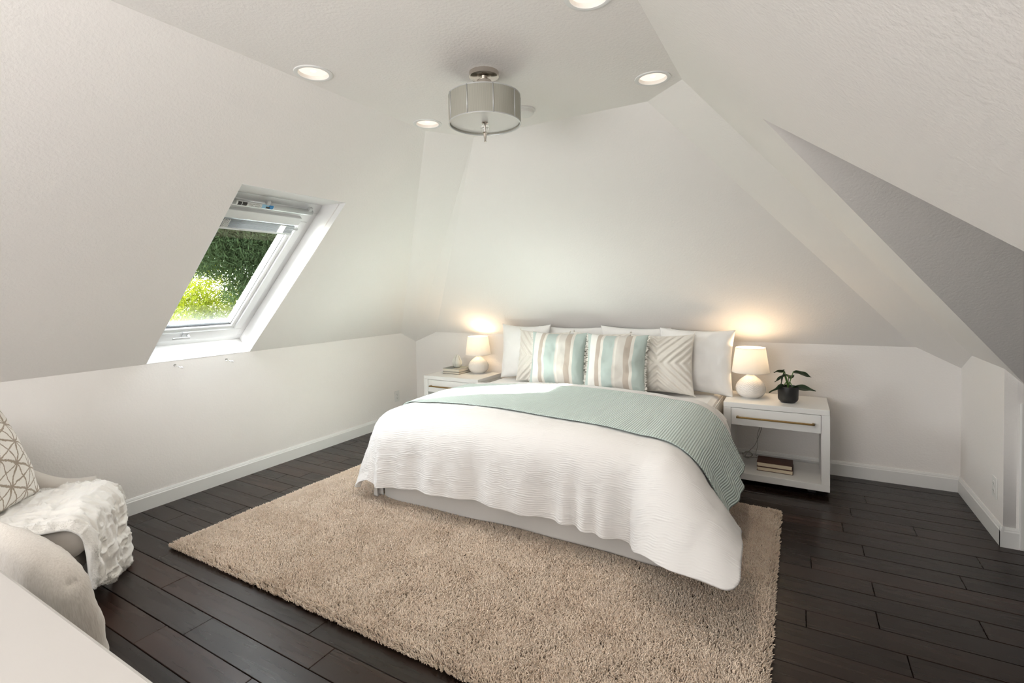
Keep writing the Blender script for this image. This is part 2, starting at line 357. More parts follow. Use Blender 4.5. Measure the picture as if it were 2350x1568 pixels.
def vn(x, y, s=1.):   # smooth value noise, arrays
    x = np.asarray(x)*s; y = np.asarray(y)*s; xi = np.floor(x).astype(int); yi = np.floor(y).astype(int); fx = x-xi; fy = y-yi
    fx = fx*fx*(3-2*fx); fy = fy*fy*(3-2*fy); g = lambda a, b: _perm[a % 64, b % 64]
    return (g(xi, yi)*(1-fx)+g(xi+1, yi)*fx)*(1-fy)+(g(xi, yi+1)*(1-fx)+g(xi+1, yi+1)*fx)*fy-.5

# ------------------------------------------------------------------ room shell
XL, XR, YB, YF = -3.728, .94, 4.3, -1.7
ZK, ZC = .958, 2.4585
AL = .7489; CA, SA = math.cos(AL), math.sin(AL)
XCL = XL+(ZC-ZK)/math.tan(AL)       # left edge of the flat ceiling
XCR, YCB = -.505, 2.87
TH = .14
def panel(name, outline, holes=(), m=M_WALL, th=TH, grow=.0):
    """flat slab: inner face on the outline, thickness outwards (outline counter-clockwise seen from inside)"""
    P = [Vector(p) for p in outline]; n = Vector((0, 0, 0))
    for a, b in zip(P, P[1:]+P[:1]): n += a.cross(b)
    n.normalize(); o = P[0]; ux = (P[1]-P[0]).normalized(); uy = n.cross(ux)
    cu = bpy.data.curves.new(name+'_c', 'CURVE'); cu.dimensions = '2D'; cu.fill_mode = 'BOTH'; cu.extrude = th/2
    for loop in [P]+[[Vector(q) for q in h] for h in holes]:
        s = cu.splines.new('POLY'); s.points.add(len(loop)-1); s.use_cyclic_u = True
        for k, q in enumerate(loop): s.points[k].co = ((q-o).dot(ux), (q-o).dot(uy), 0, 1)
    t = bpy.data.objects.new(name+'_c', cu); COL.objects.link(t)
    me = bpy.data.meshes.new_from_object(t.evaluated_get(bpy.context.evaluated_depsgraph_get())); me.name = name
    bpy.data.objects.remove(t); bpy.data.curves.remove(cu)
    mt = Matrix((ux, uy, n)).transposed().to_4x4(); mt.translation = o-n*th/2
    me.transform(mt); me.materials.clear(); return struct(link(name, me, m))
def face(name, outline, m=M_WALL, th=TH):
    """slab whose inner face keeps its corners exactly where they are given"""
    P = [Vector(p) for p in outline]; n = Vector((0, 0, 0))
    for a, b in zip(P, P[1:]+P[:1]): n += a.cross(b)
    n.normalize(); c = sum(P, Vector())/len(P); k = len(P)
    vs = P+[p-n*th+(p-c).normalized()*.08 for p in P]
    fs = [tuple(range(k)), tuple(range(k, 2*k))[::-1]]+[(i, k+i, k+(i+1) % k, (i+1) % k) for i in range(k)]
    return struct(obj(name, vs, fs, m))
hipL0, hipL1 = (XL, 4.06, ZK), (-3.441, YB, ZK)           # lower ends of the narrow hip strip by the window
topL0, topL1 = (XCL, 2.585, ZC), (-1.925, YCB, ZC)
hipR0, hipR1 = (XR, 4.07, .94), (.705, YB, ZK)
topR0, topR1 = (XCR, 2.665, ZC), (-.735, YCB, ZC)
tipL, tipR = (XL, YB, .845), (XR, YB, .828)
dl = [(-2.006, 1.627), (-2.013, 2.483), (-.63, 2.572), (-.652, 1.735)]
circ = lambda x, y, r, z, n=40: [(x+r*math.cos(2*PI*i/n), y+r*math.sin(2*PI*i/n), z) for i in range(n)]
panel('ceiling', [(XCL, YF, ZC), topL0, topL1, topR1, topR0, (XCR, YF, ZC)], [circ(x, y, .072, ZC) for x, y in dl])
def W(y, s, d=0.): return Vector((XL+s*CA-d*SA, y, ZK+s*SA+d*CA))   # a point on (or d behind) the window slope
WY0, WY1, WS0, WS1 = 1.624, 2.342, .002, 1.5384
panel('ceiling_left', [(XL, YF, ZK), hipL0, topL0, (XCL, YF, ZC)], [[W(WY0, WS0), W(WY1, WS0), W(WY1, WS1), W(WY0, WS1)]], th=.05)
face('ceiling_back', [hipL1, hipR1, topR1, topL1])
face('ceiling_left_hip', [hipL0, tipL, hipL1, topL1, topL0])
face('ceiling_right_hip', [hipR1, tipR, hipR0, topR0, topR1])
apex = (-.114, 2.177, 2.047)
def onR(x, y): return (x, y, .94-(x-.94)*1.0508)
DA, DB = onR(1.04, 3.514), onR(1.04, .84)
face('ceiling_right', [hipR0, onR(.94, 3.514), DA, apex, DB, onR(.94, .84), onR(.94, YF), onR(XCR, YF), topR0])
XD = 2.5
face('ceiling_dormer_left', [DA, (XD, 3.514, DA[2]), (XD, 2.177, 2.047), apex])
face('ceiling_dormer_right', [apex, (XD, 2.177, 2.047), (XD, .84, DB[2]), DB])
face('wall_left', [(XL, YF, 0), (XL, YB, 0), tipL, hipL0, (XL, YF, ZK)])
face('wall_back', [(XL, YB, 0), (XR, YB, 0), tipR, hipR1, hipL1, tipL])
panel('wall_right', [(XR, YB, 0), (XR, 3.514, 0), onR(XR, 3.514), hipR0, tipR], th=.05)
face('wall_right_near', [(XR, .84, 0), (XR, YF, 0), onR(XR, YF), onR(XR, .84)])
panel('wall_alcove_back', [(XR+.05, 3.514, 0), (XD, 3.514, 0), (XD, 3.514, DA[2]), DA, onR(XR+.05, 3.514)], th=.05)
face('wall_alcove_front', [(XD, .84, 0), (XR, .84, 0), onR(XR, .84), DB, (XD, .84, DB[2])])
face('wall_alcove_end', [(XD, 3.514, 0), (XD, .84, 0), (XD, .84, DB[2]), (XD, 2.177, 2.047), (XD, 3.514, DA[2])])
RW = (-2.75, -.65, .85, 2.05)  # unseen opening added for the rear fill light
panel('wall_front', [(XR, YF, 0), (XL, YF, 0), (XL, YF, ZK), (XCL, YF, ZC), (XCR, YF, ZC), onR(XR, YF)],
      [[(RW[0], YF, RW[2]), (RW[1], YF, RW[2]), (RW[1], YF, RW[3]), (RW[0], YF, RW[3])]])
box('added_sky_blocker', (RW[0]-.05, YF-.16, RW[2]-.05), (RW[1]+.05, YF-.141, RW[3]+.05), M_WHITE)['kind'] = 'structure'  # unseen panel added to keep sky light out of the rear opening
# unseen rear window frame, added to go with the fill light there
bm = bmesh.new()
for lo, hi in (((RW[0], YF-.1, RW[2]), (RW[0]+.06, YF-.02, RW[3])), ((RW[1]-.06, YF-.1, RW[2]), (RW[1], YF-.02, RW[3])), ((RW[0], YF-.1, RW[2]), (RW[1], YF-.02, RW[2]+.06)),
               ((RW[0], YF-.1, RW[3]-.06), (RW[1], YF-.02, RW[3])), (((RW[0]+RW[1])/2-.03, YF-.1, RW[2]), ((RW[0]+RW[1])/2+.03, YF-.02, RW[3]))): bbox(bm, lo, hi)
struct(from_bm('added_rear_window', bm, M_VINYL))

# ---------------------------------------------------------------- floor of separate boards
fl = struct(box('floor', (XL-.1, YF-.1, -.06), (XD+.1, YB+.1, -.016), mat('subfloor', (.008, .006, .005), .9)))
PW, PH = .1255, 1.182
known = {}   # butt joints read off the photograph: board row -> list of x
for x, yl, yh in [(-2.333, .937, 1.058), (-2.208, 1.069, 1.179), (-1.748, 1.305, 1.41), (-1.586, 1.184, 1.304), (.032, 2.324, 2.443), (.649, 2.589, 2.705), (.29, 2.455, 2.562),
                  (.301, 3.084, 3.199), (.575, 3.448, 3.568), (.227, 3.317, 3.425), (.788, 3.213, 3.322), (.669, 2.957, 3.083), (.302, 2.713, 2.823), (.383, 3.811, 3.937),
                  (-3.443, 2.315, 2.423), (-3.308, 2.439, 2.548), (-3.292, 2.813, 2.922), (-2.971, 1.31, 1.41), (-2.655, 1.189, 1.283), (-3.54, 1.43, 1.55), (-1.73, .935, 1.05), (-.186, 3.692, 3.772)]:
    known.setdefault(int(math.floor(((yl+yh)/2-PH)/PW)), []).append(x)
def plank_mesh(L):
    bm = bmesh.new(); b = .0016
    for z, i in ((-.016, 0), (-b, 0), (0, b)):
        for x, y in ((i, i), (L-i, i), (L-i, PW-.0028-i), (i, PW-.0028-i)): bm.verts.new((x, y, z))
    v = list(bm.verts)
    for k in range(2):
        for i in range(4): bm.faces.new((v[k*4+i], v[k*4+(i+1) % 4], v[k*4+4+(i+1) % 4], v[k*4+4+i]))
    bm.faces.new(v[8:12]); return bm
rest = bmesh.new()
for row in range(int((YF-PH)/PW)-1, int((YB-PH)/PW)+1):
    y0 = PH+row*PW
    x1 = XD if 0.84 < y0 < 3.5 else XR
    js = sorted(known.get(row, [])); cuts = list(js)
    if js:
        x = js[0]
        while x > XL: x -= random.uniform(.8, 1.5); cuts.append(x)
        x = js[-1]
        while x < x1: x += random.uniform(.8, 1.5); cuts.append(x)
        for a, b in zip(js, js[1:]):
            if b-a > 1.6: cuts.append((a+b)/2+random.uniform(-.2, .2))
    else:
        x = XL-random.uniform(.2, 1.1); cuts.append(x)
        while x < x1: x += random.uniform(.8, 1.45); cuts.append(x)
    cuts = sorted(set([XL]+[c for c in cuts if XL+.12 < c < x1-.12]+[x1]))
    for a, b in zip(cuts, cuts[1:]):
        bm = plank_mesh(b-a-.0022)
        if y0 > .3:
            o = from_bm('floorboard', bm, M_WOOD, fl); o.location = (a, y0, random.uniform(-.0005, .0003))
        else:
            bmesh.ops.translate(bm, verts=bm.verts, vec=(a, y0, 0)); me = bpy.data.meshes.new('t'); bm.to_mesh(me); bm.free(); rest.from_mesh(me); bpy.data.meshes.remove(me)
o = from_bm('floorboards_behind', rest, M_WOOD, fl); o['kind'] = 'stuff'

# ---------------------------------------------------------------- baseboards
def baseboard(name, a, b, nrm, h=.106, m=M_TRIM):
    a, b, n = Vector((*a, 0)), Vector((*b, 0)), Vector((*nrm, 0)); prof = [(0, 0), (.015, 0), (.015, h-.022), (.011, h-.016), (.011, h-.012), (.006, h), (0, h)]
    vs = [p+n*d+Vector((0, 0, z)) for p in (a, b) for d, z in prof]; k = len(prof)
    fs = [(i, (i+1) % k, k+(i+1) % k, k+i) for i in range(k)]+[tuple(range(k))[::-1], tuple(range(k, 2*k))]
    o = obj(name, vs, fs, m); bm = bmesh.new(); bm.from_mesh(o.data); bmesh.ops.recalc_face_normals(bm, faces=bm.faces[:]); bm.to_mesh(o.data); bm.free(); return struct(o)
baseboard('baseboard_left', (XL, YF), (XL, YB), (1, 0)); baseboard('baseboard_back', (XL, YB), (XR, YB), (0, -1))
baseboard('baseboard_right', (XR, YB), (XR, 3.499), (-1, 0)); baseboard('baseboard_alcove', (XR-.015, 3.514), (1.0, 3.514), (0, -1))
# small knee-wall door in the alcove: only its casing edge is in the picture
bm = bmesh.new()
for lo, hi in (((1.0, 3.492, 0), (1.075, 3.514, .765)), ((1.0751, 3.492, .69), (1.6449, 3.514, .765)), ((1.645, 3.492, 0), (1.72, 3.514, .765))): bbox(bm, lo, hi, .003)
d1 = struct(from_bm('door_1', bm, M_TRIM)); box('door_leaf', (1.075, 3.5, .008), (1.645, 3.513, .69), M_TRIM, d1, .003)
# ------------------------------------------------------------------ skylight
def slope_mtx():
    m = Matrix(((0, 0, 0, 0),)*4); ex = Vector((0, 1, 0)); es = Vector((CA, 0, SA)); ed = Vector((-SA, 0, CA))
    m = Matrix((ex, es, ed)).transposed().to_4x4(); m.translation = Vector((XL, 0, ZK)); return m
SM = slope_mtx()
po.matrix_world = SM @ Matrix.Translation((1.976, .66, .33)); al_n = None     # local (y along room, s up slope, d outwards)
def quad_slab(bm, q, th):
    q = [Vector(p) for p in q]; n = (q[1]-q[0]).cross(q[3]-q[0]).normalized()*th
    v = [bm.verts.new(p) for p in q]+[bm.verts.new(p+n) for p in q]
    for f in ((0, 1, 2, 3), (7, 6, 5, 4), (0, 4, 5, 1), (1, 5, 6, 2), (2, 6, 7, 3), (3, 7, 4, 0)): bm.faces.new([v[i] for i in f])
FY0, FY1, FS0, FS1, FD = 1.600, 2.352, -.045, 1.335, .205
win = struct(thing('window_1', '', '')); del win['label']; del win['category']
bm = bmesh.new()
i0 = [(WY0, WS0, 0), (WY1, WS0, 0), (WY1, WS1, 0), (WY0, WS1, 0)]; o0 = [(FY0, FS0, FD), (FY1, FS0, FD), (FY1, FS1, FD), (FY0, FS1, FD)]
for a in range(4):
    b = (a+1) % 4; quad_slab(bm, [i0[a], o0[a], o0[b], i0[b]], .002)
bmesh.ops.transform(bm, matrix=SM, verts=bm.verts)
rv = from_bm('reveal', bm, M_REVEAL, win)
def ring(bm, y0, y1, s0, s1, wd, d0, d1, bev=.004, wt=None, wb=None):
    wt = wt or wd; wb = wb or wd
    bbox(bm, (y0, s0, d0), (y1, s0+wb, d1), bev); bbox(bm, (y0, s1-wt, d0), (y1, s1, d1), bev)
    bbox(bm, (y0, s0+wb, d0), (y0+wd, s1-wt, d1), bev); bbox(bm, (y1-wd, s0+wb, d0), (y1, s1-wt, d1), bev)
def wpart(name, f, m, smooth=False, parent=None):
    bm = bmesh.new(); f(bm); bmesh.ops.transform(bm, matrix=SM, verts=bm.verts); return from_bm(name, bm, m, parent or win, smooth)
wpart('outer_frame', lambda bm: ring(bm, FY0-.02, FY1+.02, FS0-.02, FS1+.03, .075, FD-.035, FD+.07), M_VINYL)
SY0, SY1, SS0, SS1 = 1.662, 2.290, .035, 1.322
def sash(bm):
    ring(bm, SY0, SY1, SS0, SS1, .058, .145, .20, .006, wt=.10, wb=.085); ring(bm, SY0+.045, SY1-.045, SS0+.07, SS1-.08, .04, .160, .235, .004)
sa = wpart('sash', sash, M_VINYL)
gk = wpart('glazing_gasket', lambda bm: ring(bm, SY0+.083, SY1-.083, SS0+.108, SS1-.118, .006, .176, .2, 0), M_SLOT)
wpart('pane', lambda bm: bbox(bm, (SY0+.08, SS0+.1, .186), (SY1-.08, SS1-.11, .19)), M_PANE)
# roof curb outside: white cladding upstand seen through the glass
wpart('roof_flashing', lambda bm: ring(bm, FY0-.02, FY1+.02, FS0-.02, FS1+.03, .05, .276, .31, .004), M_GREYPL)
# ventilation bar with rating sticker
def cyl_local(bm, y0, y1, s, d, r, n=16):
    a = [bm.verts.new((y0, s+r*math.cos(2*PI*i/n), d+r*math.sin(2*PI*i/n))) for i in range(n)]; b = [bm.verts.new((y1, v.co.y, v.co.z)) for v in a]
    for i in range(n): bm.faces.new((a[i], a[(i+1) % n], b[(i+1) % n], b[i]))
    bm.faces.new(a[::-1]); bm.faces.new(b)
bar = wpart('ventilation_bar', lambda bm: cyl_local(bm, 1.668, 2.262, 1.322, .130, .017), M_GREYPL, True)
for y in (1.93, 2.235): wpart('bar_bracket', lambda bm: bbox(bm, (y-.014, 1.325, .118), (y+.014, 1.362, .142), .006), M_GREYPL)
wpart('bar_mount', lambda bm: bbox(bm, (1.675, 1.29, .13), (2.25, 1.318, .15), .004), M_ALU)
M_STK = mat('white_sticker', (.7, .71, .7), .5); M_BLU = mat('blue_print', (.03, .22, .5), .5); M_LBL = mat('pale_blue_print', (.30, .55, .72), .5); M_BLK = mat('black_print', (.02, .018, .016), .5)
def stick(name, y0, y1, a0, a1, m, rr=.0176):
    n = 6; vs = []; fs = []
    for j in range(n+1):
        a = math.radians(a0+(a1-a0)*j/n)
        for y in (y0, y1): vs.append(SM @ Vector((y, 1.322+rr*math.cos(a), .130+rr*math.sin(a))))
    for j in range(n): fs.append((2*j, 2*j+1, 2*j+3, 2*j+2))
    return obj(name, vs, fs, m, bar)
stick('rating_sticker', 1.732, 1.972, 200, 330, M_STK)
for y0, y1 in ((1.742, 1.765), (1.769, 1.798)): stick('printed_square', y0, y1, 215, 318, M_BLK, .0179)
for k in range(4):
    stick('printed_line', 1.81, 1.835+.01*(k % 2), 222+k*24, 228+k*24, M_BLK, .0179); stick('printed_line', 1.848, 1.885-.008*(k % 2), 225+k*24, 230+k*24, M_BLK, .0179)
stick('printed_field', 1.892, 1.935, 205, 325, M_LBL, .0179); stick('printed_field', 1.935, 1.968, 205, 325, M_BLU, .0180); stick('printed_mark', 1.918, 1.945, 240, 290, M_BLK, .0182)
# handle on the bottom rail
wpart('handle_plate', lambda bm: bbox(bm, (1.862, .085, .135), (1.905, .128, .147), .004), M_ALU)
wpart('handle_lever', lambda bm: (bbox(bm, (1.888, .098, .112), (1.904, .115, .138), .004), bbox(bm, (1.79, .096, .104), (1.905, .114, .114), .004)), M_ALU)
wpart('frame_screw', lambda bm: cyl_local(bm, FY1-.012, FY1-.006, .06, .19, .004, 10), M_SLOT)
# venetian blind, raised to the top of the sash
bl = thing('venetian_blind', 'silver grey venetian blind drawn up to the top of the roof window', 'blind')
wpart('head_rail', lambda bm: bbox(bm, (1.675, 1.205, .118), (2.212, 1.268, .150), .004), M_VINYL, parent=bl)
M_SLAT = mat('silver_slat', (.36, .375, .38), .35, metal=.5)
for k in range(9):
    wpart('slat', lambda bm: bbox(bm, (1.685, 1.141+k*.0072, .1095+.0006*(k % 2)), (2.188-.002*(k % 3), 1.1435+k*.0072, .128), .0005, seg=1), M_SLAT, parent=bl)
wpart('bottom_rail', lambda bm: bbox(bm, (1.683, 1.122, .108), (2.192, 1.137, .13), .004), M_ALU, parent=bl)
for y in (1.73, 2.10):
    for k in range(7):
        wpart('ladder_cord', lambda bm: bbox(bm, (y-.02+.006*k, 1.138, .106), (y-.0185+.006*k, 1.2+.004*math.sin(k*2.2), .1085)), M_FRINGE, parent=bl)
wpart('end_clip', lambda bm: bbox(bm, (2.185, 1.165, .112), (2.222, 1.182, .132), .003), M_GREYPL, parent=bl)

# ------------------------------------------------------------------ wall fittings
def hook(y, z, label):
    t = thing('wall_hook', label, 'hook', (XL, y, z), 0, 'hooks under the roof window')
    lathe('backplate', [(.0, .0), (.010, 0), (.010, .003), (0, .004)], M_CHROME, t, 20).rotation_euler = (0, PI/2, 0)
    c = [(0, 0, 0), (.02, 0, -.002), (.042, 0, -.006), (.058, .004, -.012), (.062, .016, -.016), (.054, .026, -.016), (.042, .026, -.014), (.036, .02, -.012)]
    tube('hook_ring', spline(c, 6), .0038, M_CHROME, t)
hook(1.80, .928, 'chrome hook under the roof window, the one further from the bed')
hook(2.155, .922, 'chrome hook under the roof window, the one nearer the bed')
def outlet(name, label, x, y, z, nx, grp):
    t = thing(name, label, 'outlet', (x, y, z), 0 if nx > 0 else PI, grp)
    box('cover_plate', (0, -.036, -.058), (.006, .036, .058), M_OUTLET, t, .003)
    for s in (-1, 1):
        f = lathe('socket_face', [(0, .0), (.0165, 0), (.0165, .003), (0, .0035)], M_OUTLET, t, 24, (0, 0, 0)); f.rotation_euler = (0, PI/2, 0); f.location = (.0055, 0, s*.0195)
        bm = bmesh.new(); bbox(bm, (.0086, -.0075, -.002), (.0092, -.0055, .007)); bbox(bm, (.0086, .0055, -.001), (.0092, .0075, .006)); bbox(bm, (.0086, -.002, -.0095), (.0092, .002, -.006))
        q = from_bm('slots', bm, M_SLOT, f); q.matrix_parent_inverse = f.matrix_basis.inverted(); q.location = (0, 0, s*.0195)
outlet('wall_outlet', 'white duplex outlet low on the wall below the window slope, beyond the bed', XL, 3.97, .288, 1, None)
outlet('wall_outlet', 'white duplex outlet on the short knee wall beside the alcove corner', XR, 3.635, .272, -1, None)

# ------------------------------------------------------------------ ceiling fixtures
def downlight(x, y, label):
    t = thing('recessed_downlight', label, 'ceiling light', (x, y, ZC), 0, 'recessed ceiling lights')
    lathe('trim_ring', [(.089, 0), (.088, -.004), (.080, -.0065), (.070, -.004), (.070, 0)], M_TRIM, t, 48, closed=True)
    lathe('baffle', [(.0705, -.003), (.0700, .002), (.0668, .015), (.0672, .017), (.071, .004), (.0712, -.003)], mat_baffle, t, 48, closed=True)
    lathe('lens', [(0, .009), (.0668, .013), (.0668, .018), (0, .018)], M_LENS, t, 40)
    lathe('bulb_face', [(0, .0065), (.011, .0075), (.014, .0105), (0, .0105)], M_FILAMENT, t, 20)
    L = bpy.data.lights.new('downlight_beam', 'SPOT'); L.energy = 18; L.color = (1, .88, .76); L.spot_size = math.radians(125); L.spot_blend = .9; L.shadow_soft_size = .05
    lo = bpy.data.objects.new('downlight_beam', L); COL.objects.link(lo); lo.parent = t; lo.location = (0, 0, -.002)
mat_baffle = mat('white_baffle', (.82, .79, .75), .4)
downlight(*dl[0], 'lit recessed ceiling light above the roof window, largest in view')
downlight(*dl[1], 'lit recessed ceiling light over the bed, just beside the drum lamp')
downlight(*dl[2], 'lit recessed ceiling light near the ceiling corner toward the alcove slope')
downlight(*dl[3], 'recessed ceiling light cut by the top edge of the photo')
sd = thing('smoke_detector', 'small white smoke detector on the ceiling half hidden by the drum lamp', 'smoke detector', (-1.385, 2.60, ZC))
lathe('base_plate', [(.066, 0), (.066, -.008), (.060, -.012), (0, -.012)], M_OUTLET, sd); lathe('cover', [(.056, -.012), (.055, -.026), (.046, -.034), (0, -.036)], M_OUTLET, sd)
FXL = (-1.315, 2.06)
fx = thing('drum_ceiling_lamp', 'semi flush drum ceiling lamp with silver thread shade and nickel canopy', 'ceiling light', (*FXL, 0))
lathe('canopy', [(.072, ZC), (.072, ZC-.022), (.068, ZC-.025), (.03, ZC-.025), (0, ZC-.025)], M_NICKEL, fx)
lathe('stem', [(.018, ZC-.02), (.018, ZC-.032), (.036, ZC-.040), (.037, ZC-.046), (.022, ZC-.085), (.02, ZC-.10), (.018, 2.32), (.0, 2.32)], M_NICKEL, fx)
RS = .174; zb, zt = 2.211, 2.342
lathe('shade', [(RS, zb), (RS, zt), (RS-.003, zt), (RS-.003, zb)], M_DRUM, fx, 96, closed=True)
for z in (zb, zt): lathe('hoop', [(RS+.0015, z-.0025), (RS+.0015, z+.0025), (RS-.0045, z+.0025), (RS-.0045, z-.0025)], M_ALU, fx, 96, closed=True)
for k in range(9):
    a = math.radians(-59.8+15.5+40*k); c, s = math.cos(a)*(RS+.0012), math.sin(a)*(RS+.0012)
    tube('shade_rib', [(c, s, zb), (c, s, zt)], .0026, M_ALU, fx, 6)
for k in range(3):
    a = math.radians(20+120*k); tube('spider_arm', [(.015*math.cos(a), .015*math.sin(a), zt-.012), ((RS-.003)*math.cos(a), (RS-.003)*math.sin(a), zt-.004)], .003, M_NICKEL, fx, 6)
lathe('diffuser', [(0, zb+.010), (RS-.006, zb+.010), (RS-.006, zb+.014), (0, zb+.014)], M_DIFF, fx, 64)
lathe('collar', [(.015, zb+.010), (.016, zb+.004), (.012, zb+.0), (0, zb)], M_NICKEL, fx, 24)
def sphere(name, c, r, m, parent, n=24):
    return lathe(name, [(r*math.sin(PI*i/n) if 0 < i < n else 0, -r*math.cos(PI*i/n)) for i in range(n+1)], m, parent, n*2, c)
sphere('crystal_ball', (0, 0, zb-.021), .0215, M_CRYSTAL, fx)
lathe('finial', [(0, zb-.088), (.006, zb-.084), (.0045, zb-.078), (.008, zb-.05), (.0085, zb-.046), (.013, zb-.043), (.012, zb-.039), (0, zb-.037)], M_NICKEL, fx, 24)
tube('rod', [(0, 0, zb-.045), (0, 0, zb+.03)], .003, M_NICKEL, fx, 8)

# ------------------------------------------------------------------ nightstands and what stands on them
def nightstand(label):
    t = thing('nightstand', label, 'nightstand', (0, 0, 0), 0, 'white nightstands beside the bed')
    w_, d_, z0, z1, th = .64, .425, .04, .58, .048
    bm = bmesh.new()   # waterfall body: top, sides, bottom shelf
    bbox(bm, (-w_/2, 0, z1-.036), (w_/2, d_, z1), .0025); bbox(bm, (-w_/2, 0, z0), (w_/2, d_, z0+.046), .0025)
    bbox(bm, (-w_/2, 0, z0+.046), (-w_/2+th, d_, z1-.036), .0); bbox(bm, (w_/2-th, 0, z0+.046), (w_/2, d_, z1-.036), .0)
    bbox(bm, (-w_/2+th, .02, .42), (w_/2-th, d_, .432), 0)
    from_bm('body', bm, M_WHITE, t)
    dr = box('drawer', (-w_/2+th+.002, .001, .422), (w_/2-th-.002, .022, .5415), M_WHITE, t, .002)
    hb = bmesh.new(); bbox(hb, (-.235, -.034, .477), (.235, -.022, .489), .002); bbox(hb, (-.235, -.034, .477), (-.221, .001, .489), .002); bbox(hb, (.221, -.034, .477), (.235, .001, .489), .002)
    from_bm('handle', hb, M_BRASS, dr)
    for sx in (-1, 1):
        for y in (.10, d_-.08): box('foot', (sx*(w_/2-.10)-.025, y-.025, 0), (sx*(w_/2-.10)+.025, y+.025, z0), M_DARKFOOT, t)
    return t
ns = nightstand('white nightstand with potted plant and brown books, on the alcove side of the bed'); ns.location = (-.135, 3.79, 0)
dup(ns, (-2.875, 3.79, 0), 0, 'white nightstand in the room corner half hidden behind the bed')

def lamp(loc, label):
    t = thing('table_lamp', label, 'lamp', loc, 0, 'bedside lamps')
    prof = [(0, 0), (.052, 0), (.060, .004), (.078, .016), (.094, .036), (.1005, .062), (.098, .084), (.086, .108), (.066, .132), (.044, .150), (.030, .160), (.026, .170), (.025, .182), (.021, .184), (0, .184)]
    n, P = 160, [v for v in spline([(r, 0, z) for r, z in prof], 8)]
    vs, fs = [], []
    for v in P:
        for i in range(n):
            a = 2*PI*i/n; z = v.z; amp = .0016*min(1, max(0, (z-.02)/.03))*min(1, max(0, (.15-z)/.03))
            sec = (a/(2*PI)*16) % 1; tri = abs(sec-.5)*2
            r = max(v.x, 0)+amp*math.sin((z*520)+tri*7.5) if v.x > .02 else max(v.x, 0)
            vs.append((r*math.cos(a), r*math.sin(a), z))
    for j in range(len(P)-1):
        for i in range(n): fs.append((j*n+i, j*n+(i+1) % n, (j+1)*n+(i+1) % n, (j+1)*n+i))
    o = obj('base', vs, fs, M_CERAMIC, t, True); bm = bmesh.new(); bm.from_mesh(o.data); bmesh.ops.remove_doubles(bm, verts=bm.verts, dist=1e-5); bmesh.ops.recalc_face_normals(bm, faces=bm.faces[:]); bm.to_mesh(o.data); bm.free()
    lathe('neck', [(.014, .182), (.014, .20), (0, .20)], M_BRASS, t, 24)
    lathe('socket', [(.011, .2), (.011, .235), (0, .235)], M_OUTLET, t, 20)
    lathe('shade', [(.127, .187), (.101, .366), (.0995, .366), (.1255, .187)], M_SHADE, t, 72, closed=True)
    for r, z in ((.1275, .188), (.1015, .365)): lathe('shade_rim', [(r, z-.002), (r, z+.002), (r-.0025, z+.002), (r-.0025, z-.002)], M_SHADE, t, 72, closed=True)
    lathe('bulb', [(0, .235), (.013, .236), (.02, .25), (.028, .275), (.028, .288), (.02, .303), (0, .31)], M_BULB, t, 24)
    L = bpy.data.lights.new('bulb_light', 'POINT'); L.energy = 2.3; L.color = (1, .71, .43); L.shadow_soft_size = .03
    lo = bpy.data.objects.new('bulb_light', L); COL.objects.link(lo); lo.parent = t; lo.location = (0, 0, .335)
    return t
lp = lamp((-.297, 4.02, .58), 'lit table lamp with ribbed white ceramic base, beside the potted plant')
lp2 = dup(lp, (-2.772, 4.13, .58), .6, 'lit table lamp with ribbed white ceramic base, behind the grey book stack')

def book(name, label, loc, rz, sx, sy_, h, mc, mp, group=None):
    t = thing(name, label, 'book', loc, rz, group)
    c = .0028; bm = bmesh.new(); bbox(bm, (-sx/2, -sy_/2, 0), (sx/2, sy_/2, c), .0008, seg=1); bbox(bm, (-sx/2, -sy_/2, h-c), (sx/2, sy_/2, h), .0008, seg=1)
    bbox(bm, (-sx/2, sy_/2-c, c), (sx/2, sy_/2, h-c)); from_bm('cover', bm, mc, t)
    box('page_block', (-sx/2+.004, -sy_/2+.004, c), (sx/2-.004, sy_/2-c, h-c), mp, t); return t
SH = .0862
book('book', 'lower brown book lying on the bottom shelf of the nightstand', (-.137, 3.965, SH), -.01, .226, .152, .029, M_BROWN, M_PAGES)
book('book', 'upper brown book of the pair on the nightstand shelf', (-.139, 3.967, SH+.0292), -.015, .222, .15, .031, M_BROWN, M_PAGES)
book('book', 'thin taupe book at the bottom of the stack beside the corner lamp', (-2.985, 4.055, .5802), -.02, .205, .205, .022, M_TAUPEB, M_PAGESL)
book('book', 'grey covered book on top of the stack under the small vase', (-2.985, 4.055, .6024), -.02, .205, .205, .03, M_GREYB, M_PAGESL)
vz = thing('bud_vase', 'small pale ribbed bud vase with brown grooves standing on grey books', 'vase', (-2.985, 4.06, .6326))
prof = [(0, 0), (.024, 0), (.036, .008), (.047, .028), (.050, .046), (.046, .068), (.035, .092), (.023, .112), (.015, .122), (.012, .120), (0, .1)]
P = spline([(r, 0, z) for r, z in prof], 6); n = 120; vs = []; fs = []
for v in P:
    for i in range(n):
        a = 2*PI*i/n; lob = abs(math.sin(a*2.5+.5)); r = max(v.x, 0)*(1-.09*(1-lob)**3*1.0); vs.append((r*math.cos(a), r*math.sin(a), v.z+(.006*lob if v.z > .1 and v.x > .01 else 0)))
for j in range(len(P)-1):
    for i in range(n): fs.append((j*n+i, j*n+(i+1) % n, (j+1)*n+(i+1) % n, (j+1)*n+i))
obj('body', vs, fs, M_VASE, vz, True)
for k in range(5):
    a = (k*PI-.5)/2.5; pts = [(max(v.x, 0)*.912*math.cos(a), max(v.x, 0)*.912*math.sin(a), v.z+.0005) for v in P if .01 < v.z and v.x > .013]
    tube('groove', pts[:50], .0013, M_GROOVE, vz, 5)

